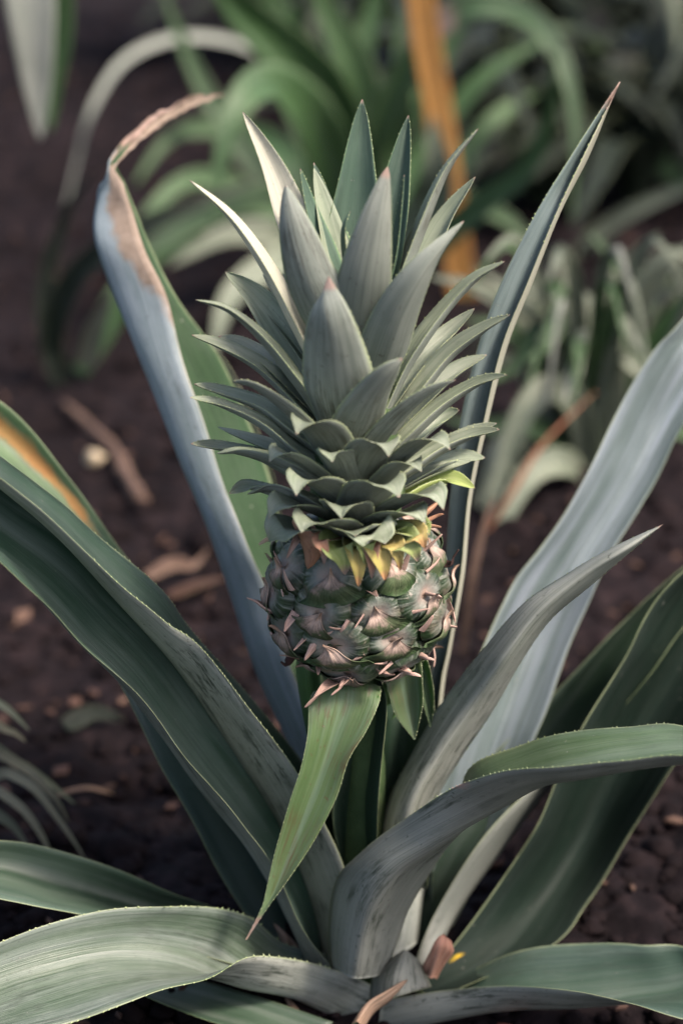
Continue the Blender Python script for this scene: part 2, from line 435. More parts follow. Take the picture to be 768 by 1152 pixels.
def lump(c, r, verts, faces, rng, sq=0.7):
    base = len(verts); n1, n2 = 5, 7; sd = rng.uniform(0, 99)
    for a in range(n1+1):
        th = pi*a/n1
        for b in range(n2):
            ph = 2*pi*b/n2
            d = Vector((sin(th)*cos(ph), sin(th)*sin(ph), cos(th)))
            k = r*(1+0.55*noise.noise(d*1.6+Vector((sd, 0, 0))))
            verts.append(c+Vector((d.x*k, d.y*k, d.z*k*sq)))
    for a in range(n1):
        for b in range(n2):
            faces.append((base+a*n2+b, base+(a+1)*n2+b, base+(a+1)*n2+(b+1) % n2, base+a*n2+(b+1) % n2))
def build_crumbs():
    rng = random.Random(3); verts = []; faces = []
    for i in range(6500):
        px = rng.uniform(-40, 810); py = rng.uniform(-30, 1190)
        g = on_ground(px, py)
        s = 0.0016+0.0075*rng.random()**4
        if rng.random() < 0.035: s *= 2.2
        g.z += s*0.15; lump(g, s, verts, faces, rng)
    o = mesh_obj('soil_crumbs', verts, faces, [M_crumb]); tag(o, 'dark crumbs of soil scattered over the ground', 'soil', kind='stuff')
    verts = []; faces = []
    for i in range(330):
        px = rng.uniform(-30, 800); py = rng.uniform(60, 1180); g = on_ground(px, py)
        a = rng.uniform(0, pi); L = rng.uniform(0.002, 0.010)*(1.6 if rng.random() < .1 else 1); w = L*rng.uniform(0.25, 0.6)
        d = Vector((cos(a), sin(a), rng.uniform(-.3, .3)))*L; e = Vector((-sin(a), cos(a), rng.uniform(-.2, .5)))*w
        g.z += 0.004+L*0.25; up = Vector((0, 0, 0.0007)); s = len(verts)
        for q in (-d, e, d, -e): verts.append(g+q*0.8+up)
        for q in (-d, e, d, -e): verts.append(g+q*0.8-up)
        verts.append(g+up*3+e*0.2)
        faces += [(s, s+1, s+8), (s+1, s+2, s+8), (s+2, s+3, s+8), (s+3, s, s+8), (s+7, s+6, s+5, s+4)]
        faces += [(s+i2, s+4+i2, s+4+(i2+1) % 4, s+(i2+1) % 4) for i2 in range(4)]
    o = mesh_obj('leaf_litter', verts, faces, [M_chip], smooth=False); tag(o, 'small brown chips of bark and dry leaf lying on the soil', 'litter', kind='stuff')
build_crumbs()

def tube(name, pts, rad, mat, parent=None, seg=10, rough=0.0, cap=True):
    verts = []; faces = []; dense = []; rr = []; n = len(pts)
    for i in range(n-1):
        a = pts[max(i-1, 0)]; b = pts[i]; c = pts[i+1]; e = pts[min(i+2, n-1)]
        for j in range(6):
            dense.append(cr(a, b, c, e, j/6)); rr.append(rad[i]+(rad[i+1]-rad[i])*j/6)
    dense.append(pts[-1]); rr.append(rad[-1])
    u = None; m = len(dense)
    for k, p in enumerate(dense):
        tg = (dense[min(k+1, m-1)]-dense[max(k-1, 0)]).normalized()
        if u is None: u = tg.orthogonal().normalized()
        u = (u-tg*u.dot(tg)).normalized(); v = tg.cross(u)
        for s in range(seg):
            a = 2*pi*s/seg; d = u*cos(a)+v*sin(a)
            verts.append(p+d*rr[k]*(1+rough*noise.noise(d*1.5+Vector((k*0.35, 0, 5)))))
    for k in range(m-1):
        for s in range(seg):
            faces.append((k*seg+s, k*seg+(s+1) % seg, (k+1)*seg+(s+1) % seg, (k+1)*seg+s))
    if cap:
        faces.append(tuple(reversed(range(seg)))); faces.append(tuple((m-1)*seg+s for s in range(seg)))
    return mesh_obj(name, verts, faces, [mat], parent)

# ------------------------------------------------------------------ the pineapple plant
AX = at(403, 1100, 0.0).x
plant = empty('pineapple_plant', (AX, 0, 0))
tag(plant, 'large pineapple plant in focus, bearing one young fruit with a leafy crown', 'pineapple plant')
TB = 0.0013
UP = (M_top, M_under)
def tipstain(start=0.93): return lambda u, v: max(0.0, (v-start)/(1-start))*1.2
px_leaf('leaf', [
 (425,1112,-.03, 395,1152,-.02, 445,1110,.01), (345,1082,-.05, 330,1124,-.045, 385,1080,-.005),
 (285,1075,-.08, 268,1110,-.058, 322,1062,-.02), (235,1100,-.11, 205,1086,-.066, 275,1030,-.04),
 (160,1124,-.13, 130,1078,-.080, 200,1019,-.06), (60,1153,-.15, 50,1094,-.100, 100,1028,-.08),
 (-40,1185,-.17, -40,1125,-.12, 0,1058,-.10), (-150,1215,-.19, -140,1170,-.15, -110,1120,-.14), (-260,1270,-.2)],
 (leaf_mat('leaf_upper_striped', (0.026, 0.048, 0.026), (0.080, 0.110, 0.080), 0.42, 0.5, bloom_sheen=0.45, bloom_sheen_col=(0.34,0.37,0.38), speck=0.5, streak=1.6, scurf=0.5), M_under), plant, teeth=0.0018, wave=0.004, mottle=0.0012, seed=1, step=0.004, nu=16,  # soft bands carry pale sky reflection as colour
 label='broad striped leaf arching out of the bottom left corner')
px_leaf('leaf', [
 (400,1130,-.01, 400,1115,.03, 410,1095,.03), (260,1085,-.05, 255,1062,.01, 300,1045,.02),
 (150,1045,-.06, 150,1020,-.00, 195,1005,.0), (60,1024,-.07, 70,998,-.015, 100,966,-.01),
 (-40,1004,-.08, -30,975,-.03, -20,946,-.03), (-180,980,-.09)], UP, plant, wave=0.002, mottle=0.001, seed=2)
px_leaf('leaf', [(345,1172,-.09, 350,1168,-.075, 375,1150,-.065), (260,1156,-.08, 262,1140,-.06, 280,1118,-.045), (190,1132,-.06, 190,1120,-.04, 205,1100,-.025), (120,1100,-.03)],
 UP, plant, seed=3)
px_leaf('leaf', [   # big left leaf with the pale ridge
 (395,1095,.02, 348,1090,-.02, 372,1085,-.035), (392,1010,.02, 325,1035,-.02, 342,1035,-.045),
 (360,930,.015, 301,990,-.02, 318,972,-.05), (330,880,.01, 273,947,-.02, 286,915,-.055), (290,820,.01, 228,892,-.02, 243,858,-.055),
 (250,775,.005, 182,828,-.02, 196,793,-.06), (205,715,.005, 137,769,-.025, 146,745,-.062), (150,660,0, 91,723,-.03, 98,705,-.066), (90,600,-.01, 46,673,-.04, 50,654,-.075),
 (0,543,-.02, -6,626,-.05, 0,606,-.08), (-90,470,-.03, -100,570,-.07, -90,550,-.09), (-200,420,-.06)],
 (leaf_mat('leaf_upper_long', (0.020, 0.060, 0.036), (0.040, 0.092, 0.060), 0.36, 0.55, bloom_sheen=0.5, speck=0.2), M_under), plant, wave=0.0018, keel=0.45, seed=4, nu=22, step=0.005, lip=(0.0, 0.015))
px_leaf('leaf', [   # upper left leaf, grey band of its underside
 (415,1085,.03, 368,1095,-.005, 400,1098,-.03), (410,985,.03, 350,1015,.0, 391,990,-.03),
 (355,880,.03, 318,935,.0, 345,890,-.035), (292,796,.02, 273,860,.0, 289,806,-.04), (222,717,.018, 228,792,-.01, 224,727,-.043),
 (182,664,.012, 188,738,-.02, 183,697,-.048), (123,612,.005, 129,673,-.03, 131,654,-.053), (68,566,.0, 66,605,-.04, 68,592,-.056),
 (0,511,-.01, -2,547,-.045, 0,538,-.06), (-100,440,-.03, -105,470,-.06, -102,462,-.07), (-200,380,-.05)],
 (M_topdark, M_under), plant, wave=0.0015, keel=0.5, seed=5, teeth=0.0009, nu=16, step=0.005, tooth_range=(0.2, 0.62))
px_leaf('leaf', [
 (335,1085,.0, 360,1085,.03, 390,1080,.02), (285,1040,.0, 315,1020,.035, 350,1010,.03), (228,948,.0, 262,930,.045, 300,920,.04),
 (182,862,.01, 215,835,.055, 255,830,.05), (141,785,.02, 170,750,.065, 210,745,.06), (95,700,.03, 120,680,.075, 155,670,.07), (40,610,.05)],
 (leaf_mat('leaf_upper_teal', (0.030, 0.065, 0.050), (0.065, 0.105, 0.088), 0.42, 0.5, bloom_sheen=0.35, speck=0.3), M_under), plant, seed=6, wave=0.002)
px_leaf('leaf', [
 (330,1000,.04, 340,980,.06, 350,960,.05), (190,800,.05, 210,770,.085, 232,745,.08), (92,660,.07, 115,640,.10, 143,628,.10),
 (62,610,.075, 90,595,.108, 121,598,.107), (20,560,.08, 50,545,.12, 82,543,.12), (-60,490,.09, -25,480,.13, 3,453,.13), (-120,400,.13)],
 (leaf_mat('leaf_upper_rusty', (0.055, 0.11, 0.05), (0.10, 0.17, 0.07), 0.5, 0.4, bloom_sheen=0.4, speck=0.4, stain_col=(0.28, 0.11, 0.035), stain2=(0.30, 0.22, 0.08)), M_under), plant, seed=7,
 stain=lambda u, v: 0.85*exp(-((u-0.72)/0.17)**2)*(1 if v > 0.66 else max(0, (v-0.55)/0.11)), label='leaf with a rusty orange patch, behind the long left leaf')
px_leaf('leaf', [   # tall left leaf with dried kinked tip
 (395,960,.05, 372,968,.05, 412,950,.07), (365,845,.055, 335,860,.07, 385,840,.09), (330,760,.07, 290,760,.09, 358,750,.11),
 (303,672,.09, 258,665,.11, 332,655,.14), (276,605,.10, 232,590,.12, 315,590,.155), (250,540,.115, 205,525,.135, 300,530,.17),
 (226,465,.13, 178,455,.15, 277,465,.18), (203,398,.145, 150,385,.165, 246,400,.185), (186,330,.16, 124,320,.18, 203,340,.19),
 (165,285,.175, 107,268,.190, 172,282,.2), (150,240,.190, 109,228,.204, 153,236,.207), (138,206,.200, 119,202,.206, 139,203,.212), (129,190,.206, 122,188,.208, 130,187,.211),
 (141,176,.222, 128,172,.224, 142,170,.228), (172,148,.262, 163,140,.266, 172,138,.268), (210,124,.32, 205,116,.32, 208,114,.322), (236,113,.36, 233,108,.36, 234,107,.362), (250,106,.385)],
 (leaf_mat('leaf_upper_fresh', (0.020, 0.050, 0.020), (0.036, 0.078, 0.034), 0.62, 0.18, speck=0.2), M_underblue), plant, wave=0.003, mottle=0.0, crumple=(0.66, 0.010), keel=0.4, seed=8, step=0.006, nu=16,
 stain=lambda u, v: (1.0 if v > 0.74 else (min(1.0, max(0.0, (0.10+0.40*(v-0.55)/0.17-u)/0.22)) if v > 0.55 else (0.55 if (0.28 < v < 0.42 and 0.42 < u < 0.5) else 0))),
 label='tall waxy blue-grey leaf with a dried brown kinked tip')
px_leaf('leaf', [   # wider strip behind it
 (395,960,.09, 400,968,.11, 412,950,.10), (345,780,.14, 360,775,.16, 375,770,.15), (290,640,.17, 308,635,.195, 325,630,.18), (282,560,.185, 298,552,.205, 310,545,.195), (250,484,.20, 266,475,.215, 283,465,.21), (232,430,.21, 246,424,.225, 258,412,.22), (222,392,.215, 230,390,.225, 238,388,.225), (205,345,.225)],
 (leaf_mat('leaf_upper_greyish', (0.07, 0.11, 0.07), (0.12, 0.16, 0.115), 0.5, 0.4, bloom_sheen=0.3, speck=0.2, margin=(0.45, 0.40, 0.30)), M_under), plant, seed=9)
px_leaf('leaf', [   # tall right leaf with red tip
 (455,1020,.05, 475,1030,.06, 485,1025,.05), (480,800,.06, 495,800,.068, 493,800,.055), (490,720,.065, 507,725,.066, 505,722,.058), (500,640,.068, 521,645,.068, 518,643,.060),
 (506,560,.07, 529,560,.070, 526,560,.062), (516,480,.073, 545,483,.074, 542,482,.066), (537,390,.078, 569,390,.080, 564,390,.072), (562,320,.082, 597,318,.086, 593,318,.079),
 (602,240,.09, 628,240,.093, 625,240,.087), (642,175,.10, 660,178,.112, 655,177,.097), (676,122,.112, 682,125,.117, 681,124,.112), (697,92,.12)],
 (leaf_mat('leaf_upper_slate', (0.085, 0.125, 0.115), (0.155, 0.205, 0.20), 0.40, 0.6, bloom_sheen=0.25, speck=0.2), leaf_mat('leaf_margin_cream', (0.24, 0.255, 0.195), (0.34, 0.345, 0.27), 0.5, 0.4, speck=0.2)),
 plant, seed=10, keel=0.5, teeth=0.0012, tooth_range=(0.82, 1.0), stain=lambda u, v: max(0.0, (v-0.955)/0.03), label='tall narrow leaf with a red-brown needle tip, right of the crown')
px_leaf('leaf', [   # big waxy right leaf
 (440,1080,.03, 470,1060,.06, 490,1070,.04), (480,930,.05, 522,930,.08, 560,940,.06), (505,840,.07, 557,830,.10, 600,830,.08),
 (545,720,.10, 600,718,.135, 645,720,.12), (577,660,.115, 632,660,.148, 670,660,.135), (610,612,.13, 662,610,.162, 693,612,.15), (655,540,.15, 704,540,.182, 733,545,.17), (692,468,.17, 740,470,.202, 768,480,.19),
 (735,395,.19, 780,400,.215, 812,410,.21), (768,358,.20, 800,365,.24, 832,370,.22), (850,250,.25)],
 (M_topblue, M_under), plant, seed=11, keel=0.45, wave=0.003, nu=16, stain=lambda u, v: 0.45*exp(-((u-0.15)/0.2)**2)*max(0, (v-0.82)/0.1), label='broad waxy leaf reflecting blue light, rising to the right')
px_leaf('leaf', [   # underside leaf to the right of fruit
 (425,985,.0, 445,1000,-.03, 468,990,.0), (430,918,.01, 462,910,-.025, 490,903,.01), (462,850,.01, 492,850,-.02, 520,850,.01), (500,787,.01, 527,797,-.02, 555,799,.01),
 (545,727,.0, 567,740,-.03, 583,748,.0), (592,675,-.01, 606,690,-.03, 618,699,-.01), (645,640,-.01, 653,650,-.03, 663,659,-.015), (700,610,-.02, 704,617,-.03, 706,623,-.02), (745,590,-.02)],
 UP, plant, seed=12, teeth=0.0017, nu=14, step=0.004, stain=tipstain(0.975), mottle=0.0008, label='grey underside leaf with toothed edge, pointing up right of the fruit')
px_leaf('leaf', [
 (440,1080,.05, 480,1100,-.01, 462,1095,-.01), (465,1010,.06, 513,1028,.03, 488,1030,.01), (495,930,.07, 565,955,.06, 541,945,.02), (550,855,.09, 617,885,.08, 602,882,.04),
 (600,803,.10, 660,830,.11, 680,815,.08), (645,757,.11, 700,755,.135, 730,760,.09), (700,700,.13, 740,695,.155, 770,705,.11), (768,638,.15, 800,630,.17, 830,650,.14), (900,540,.2)],
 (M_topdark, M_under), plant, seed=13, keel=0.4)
px_leaf('leaf', [
 (455,1112,-.015, 480,1118,-.02, 505,1118,-.03), (508,1066,.005, 565,1073,.010, 620,1064,.0), (557,1000,.02, 612,1010,.055, 663,1012,.03), (600,935,.03, 655,940,.085, 705,945,.05),
 (628,870,.04, 690,870,.095, 748,875,.06), (662,805,.05, 730,800,.105, 790,810,.07), (700,743,.06, 770,735,.115, 835,745,.08), (768,643,.08, 835,640,.135, 890,650,.10), (960,520,.12)],
 (leaf_mat('leaf_upper_shaded', (0.004, 0.010, 0.0065), (0.008, 0.018, 0.0125), 0.62, 0.15, scurf=0.03, bloom_sheen=0.05, speck=0.15, stain_col=(0.45, 0.30, 0.02), stain2=(0.5, 0.35, 0.03)), M_under), plant, seed=14, keel=0.3, wave=0.0008, nu=16,  # leaf green lowered to near black so the shade sits in the colour
 stain=lambda u, v: 0.9*exp(-((u-0.12)/0.05)**2-((v-0.105)/0.012)**2), label='very broad dark green leaf at the right edge')
px_leaf('leaf', [   # front right leaf arching over to the right
 (372,1085,-.03, 400,1100,-.065, 432,1095,-.03), (371,1030,-.03, 410,1045,-.07, 448,1055,-.03), (380,988,-.035, 425,1010,-.073, 462,1020,-.028), (405,960,-.045, 455,975,-.076, 485,980,-.02),
 (450,925,-.06, 502,945,-.077, 515,930,-.015), (507,888,-.085, 560,910,-.075, 528,866,-.02), (560,868,-.105, 612,884,-.085, 585,838,-.035),
 (630,861,-.12, 665,874,-.095, 645,823,-.05), (700,856,-.13, 730,862,-.10, 705,817,-.06), (775,850,-.135, 795,857,-.11, 775,819,-.07), (880,875,-.16)],
 (leaf_mat('leaf_upper_bright', (0.045, 0.085, 0.035), (0.085, 0.135, 0.070), 0.42, 0.5, bloom_sheen=0.35, speck=0.3), M_under), plant, seed=15, teeth=0.0010, wave=0.0015, mottle=0.001, nu=16, step=0.004, keel=0.2,
 stain=lambda u, v: 0.7*exp(-((u-0.0)/0.06)**2-((v-0.47)/0.02)**2), label='front leaf that rises grey and arches over to the right')
px_leaf('leaf', [
 (430,1125,-.04, 430,1165,-.03, 470,1120,.0), (500,1114,-.05, 490,1150,-.045, 530,1092,.0), (570,1109,-.07, 570,1136,-.05, 590,1068,-.02), (640,1114,-.09, 650,1132,-.055, 660,1061,-.03),
 (710,1129,-.10, 740,1120,-.055, 720,1063,-.04), (780,1150,-.11, 810,1115,-.065, 790,1074,-.05), (950,1180,-.13)],
 (leaf_mat('leaf_upper_low', (0.022, 0.050, 0.033), (0.040, 0.072, 0.050), 0.42, 0.4, bloom_sheen=0.22, speck=0.3), M_under), plant, seed=16, wave=0.001, nu=14, label='low leaf spreading out of the bottom right corner')
px_leaf('leaf', [   # drooping bright leaf under the fruit
 (372,800,.0, 397,790,.005, 422,800,.0), (356,778,-.02, 390,766,-.024, 427,772,-.02), (348,790,-.04, 388,790,-.036, 427,788,-.04), (346,826,-.05, 376,828,-.044, 412,822,-.05),
 (338,865,-.055, 363,866,-.049, 392,855,-.055), (327,898,-.058, 350,900,-.053, 378,898,-.058), (309,960,-.062, 327,957,-.058, 352,948,-.062), (298,1008,-.066, 308,1005,-.063, 321,994,-.066), (294,1022,-.068, 298,1022,-.067, 302,1020,-.068), (277,1057,-.072)],
 (M_green, M_greenunder), plant, seed=17, teeth=0.0007, nu=12, step=0.004, flip=False, stain=lambda u, v: max(0, (v-0.90)/0.05) + 0.55*exp(-((u-0.85)/0.07)**2-((v-0.25)/0.03)**2),
 label='bright green leaf drooping from under the fruit with a dried tip')
px_leaf('leaf', [(425,800,.0, 440,790,.01, 455,780,.0), (432,765,-.015, 452,755,-.01, 472,744,-.015), (437,780,-.02, 458,778,-.014, 475,768,-.02), (445,805,-.022, 462,803,-.017, 475,795,-.022), (466,832,-.023)], (M_green, M_greenunder), plant, seed=18, teeth=0.0008, step=0.003)
px_leaf('leaf', [(440,810,.01, 455,795,.02, 465,785,.01), (458,752,.0, 470,745,.006, 478,742,.0), (470,775,-.004, 480,770,.002, 486,765,-.004), (478,800,-.004, 484,798,.0, 488,790,-.004), (484,818,-.004)], (M_green, M_greenunder), plant, seed=19, teeth=0.0008, step=0.003)
px_leaf('leaf', [(350,850,.01, 362,850,.0, 375,850,.01), (338,790,.01, 350,790,.0, 362,790,.01), (333,750,.01, 345,748,.0, 358,745,.01), (340,715,.02)], (M_green, M_greenunder), plant, seed=20, step=0.004)
px_leaf('leaf', [   # inner leaf with a pale right margin
 (386,985,-.01, 402,995,.01, 424,980,-.02), (374,915,-.01, 402,915,.004, 425,915,-.028), (386,862,-.012, 408,862,.002, 428,870,-.026), (396,800,-.010, 416,800,.0, 435,800,-.02), (408,775,-.005, 418,772,.0, 430,770,-.01), (418,752,.0)],
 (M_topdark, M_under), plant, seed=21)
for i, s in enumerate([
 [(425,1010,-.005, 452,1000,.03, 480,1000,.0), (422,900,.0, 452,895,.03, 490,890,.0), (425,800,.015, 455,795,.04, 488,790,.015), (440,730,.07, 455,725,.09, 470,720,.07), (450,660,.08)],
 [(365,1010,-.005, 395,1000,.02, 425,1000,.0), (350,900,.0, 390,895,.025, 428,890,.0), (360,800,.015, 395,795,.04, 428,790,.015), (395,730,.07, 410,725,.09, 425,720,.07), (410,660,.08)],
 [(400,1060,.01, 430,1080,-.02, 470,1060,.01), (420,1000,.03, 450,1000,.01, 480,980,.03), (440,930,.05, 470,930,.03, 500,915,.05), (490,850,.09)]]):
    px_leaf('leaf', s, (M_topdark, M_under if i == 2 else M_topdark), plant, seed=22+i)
px_leaf('leaf', [(415,1135,-.045, 445,1122,-.06, 485,1110,-.04), (418,1100,-.035, 447,1098,-.05, 478,1094,-.03), (432,1084,-.03, 452,1082,-.042, 472,1082,-.028), (455,1068,-.03)], (M_under, M_under), plant, seed=27, step=.004)
# withered sheaths at the foot of the rosette
px_leaf('dry_sheath', [(392,1160,-.075, 402,1150,-.085, 408,1162,-.075), (408,1134,-.066, 416,1132,-.072, 422,1142,-.066), (428,1118,-.06, 434,1120,-.064, 440,1126,-.06), (458,1102,-.055)], (M_dry, M_dry), plant, seed=30, step=0.003, mottle=0.003, label='withered tan sheath at the foot of the rosette')
px_leaf('dry_sheath', [(470,1100,-.02, 482,1098,-.03, 490,1100,-.02), (477,1080,-.025, 490,1078,-.035, 500,1082,-.025), (486,1064,-.03, 496,1062,-.036, 508,1068,-.03), (500,1052,-.03)],
 (leaf_mat('dry_sheath_red', (0.32, 0.12, 0.07), (0.50, 0.30, 0.22), 0.7, 0.2, speck=0.5, margin=(0.4, 0.2, 0.15)),)*2, plant, seed=31, step=0.003, mottle=0.004, label='red-brown withered sheath right of the rosette foot')
px_leaf('dry_sheath', [(340,1165,-.03, 350,1160,-.04, 360,1165,-.03), (322,1140,-.03, 330,1138,-.04, 340,1140,-.03), (322,1122,-.03)], (M_dry, M_dry), plant, seed=32, step=0.003, mottle=0.003)
px_leaf('dry_sheath', [(320,1090,.0, 330,1085,-.01, 345,1085,.0), (312,1058,.0, 320,1055,-.01, 330,1056,.0), (308,1040,.0)], (M_dry, M_dry), plant, seed=33, step=0.003, mottle=0.003)

# stalk and stem
FC = at(403, 663, 0.0)                                     # middle of the fruit
tube('stalk', [Vector((AX, 0.012, 0.0)), Vector((AX+.003, 0.008, 0.10)), Vector((AX+.003, 0.002, 0.17)), FC-Vector((0, 0, 0.037))], [0.022, 0.012, 0.010, 0.011], M_stem, plant, 14, 0.15)
tube('root_collar', [Vector((AX+.004, 0.004, -0.03)), Vector((AX+.004, 0.004, 0.012)), Vector((AX+.004, 0.006, 0.045))], [0.020, 0.020, 0.012], M_core, plant, 18, 0.25)

# ------------------------------------------------------------------ fruit
RX, RZ = 0.0436, 0.0415
def fruit_pt(th, z):    # z in -1..1
    r = sqrt(max(0.0, 1-abs(z)**2.6))
    return Vector((RX*r*cos(th), RX*r*sin(th), RZ*z))
def fruit_n(th, z):
    e = 1e-3
    a = fruit_pt(th+e, z)-fruit_pt(th-e, z); b = fruit_pt(th, min(z+e, .999))-fruit_pt(th, max(z-e, -.999))
    return a.cross(b).normalized()
v = []; f = []; nl, ns = 16, 28
for a in range(nl+1):
    for b in range(ns): v.append(FC+fruit_pt(2*pi*b/ns, -0.995+1.99*a/nl))
for a in range(nl):
    for b in range(ns): f.append((a*ns+b, a*ns+(b+1) % ns, (a+1)*ns+(b+1) % ns, (a+1)*ns+b))
f.append(tuple(reversed(range(ns)))); f.append(tuple(nl*ns+b for b in range(ns)))
fruit = mesh_obj('fruit', v, f, [M_core], plant)
fruit['label'] = 'young pineapple fruit with dark green eyes and dry pink bracts'

def eye_mat():
    m, nt, p = new_mat('fruitlet_skin'); N = NT(nt)
    uv = N.n('ShaderNodeUVMap', uv_map='uv').outputs[0]; tc = N.n('ShaderNodeTexCoord').outputs['Object']
    oi = N.n('ShaderNodeObjectInfo').outputs['Random']
    sep = N.n('ShaderNodeSeparateXYZ'); N.link(uv, sep.inputs[0]); r, a = sep.outputs[0], sep.outputs[1]
    mp = N.n('ShaderNodeMapping'); N.link(uv, mp.inputs[0]); mp.inputs['Scale'].default_value = (1.2, 26, 1)
    lines = N.noise(mp.outputs[0], 1.0, 2, 0.5)
    blot = N.noise(tc, 130, 5, 0.65)
    rr = N.math('ADD', r, N.math('MULTIPLY', N.math('SUBTRACT', blot, 0.5), 0.45))
    c = N.ramp(rr, [(0.0, (0.27, 0.18, 0.13)), (0.20, (0.26, 0.225, 0.195)), (0.45, (0.17, 0.18, 0.155)), (0.66, (0.045, 0.066, 0.045)), (0.85, (0.022, 0.044, 0.018)), (1.0, (0.012, 0.026, 0.010))])
    rim = N.math('MULTIPLY', N.maprange(r, 0.35, 0.75), N.maprange(lines, 0.50, 0.66))
    c = N.mix(N.math('MULTIPLY', rim, 0.5), c, (0.26, 0.28, 0.24))
    c = N.mix(N.math('MULTIPLY', N.maprange(N.noise(tc, 60, 4, 0.6), 0.52, 0.68), 0.6), c, (0.20, 0.165, 0.130))
    c = N.mix(N.math('MULTIPLY', N.maprange(blot, 0.62, 0.72), 0.5), c, (0.33, 0.27, 0.23))
    N.link(c, p.inputs['Base Color']); p.inputs['Roughness'].default_value = 0.42
    p.inputs['Specular IOR Level'].default_value = 0.45
    bp = N.n('ShaderNodeBump'); bp.inputs['Strength'].default_value = 0.9; bp.inputs['Distance'].default_value = 0.0011
    N.link(N.math('ADD', N.math('MULTIPLY', lines, N.maprange(r, 0.3, 0.7)), blot), bp.inputs['Height']); N.link(bp.outputs[0], p.inputs['Normal'])
    return m
M_eye = eye_mat()
def bract_mat():
    m, nt, p = new_mat('fruitlet_bract'); N = NT(nt)
    uv = N.n('ShaderNodeUVMap', uv_map='uv').outputs[0]; tc = N.n('ShaderNodeTexCoord').outputs['Object']
    oi = N.n('ShaderNodeObjectInfo').outputs['Random']
    sep = N.n('ShaderNodeSeparateXYZ'); N.link(uv, sep.inputs[0])
    mp = N.n('ShaderNodeMapping'); N.link(uv, mp.inputs[0]); mp.inputs['Scale'].default_value = (26, 3, 1)
    fib = N.noise(mp.outputs[0], 1.0, 4, 0.6)
    c = N.ramp(N.math('ADD', sep.outputs[1], N.math('MULTIPLY', N.math('SUBTRACT', N.noise(tc, 120, 4, 0.6), 0.5), 0.9)),
               [(0.0, (0.030, 0.060, 0.020)), (0.30, (0.07, 0.09, 0.045)), (0.44, (0.24, 0.185, 0.15)), (0.66, (0.44, 0.34, 0.28)), (1.0, (0.40, 0.27, 0.19))])
    c = N.mix(1.0, c, N.ramp(fib, [(0.3, 0.6), (0.7, 1.3)]), 'MULTIPLY')
    c = N.mix(1.0, c, N.maprange(oi, 0, 1, 0.7, 1.2), 'MULTIPLY')
    N.link(c, p.inputs['Base Color']); p.inputs['Roughness'].default_value = 0.65; p.inputs['Specular IOR Level'].default_value = 0.3
    bp = N.n('ShaderNodeBump'); bp.inputs['Strength'].default_value = 0.8; bp.inputs['Distance'].default_value = 0.0008
    N.link(fib, bp.inputs['Height']); N.link(bp.outputs[0], p.inputs['Normal'])
    return m
M_bract = bract_mat()

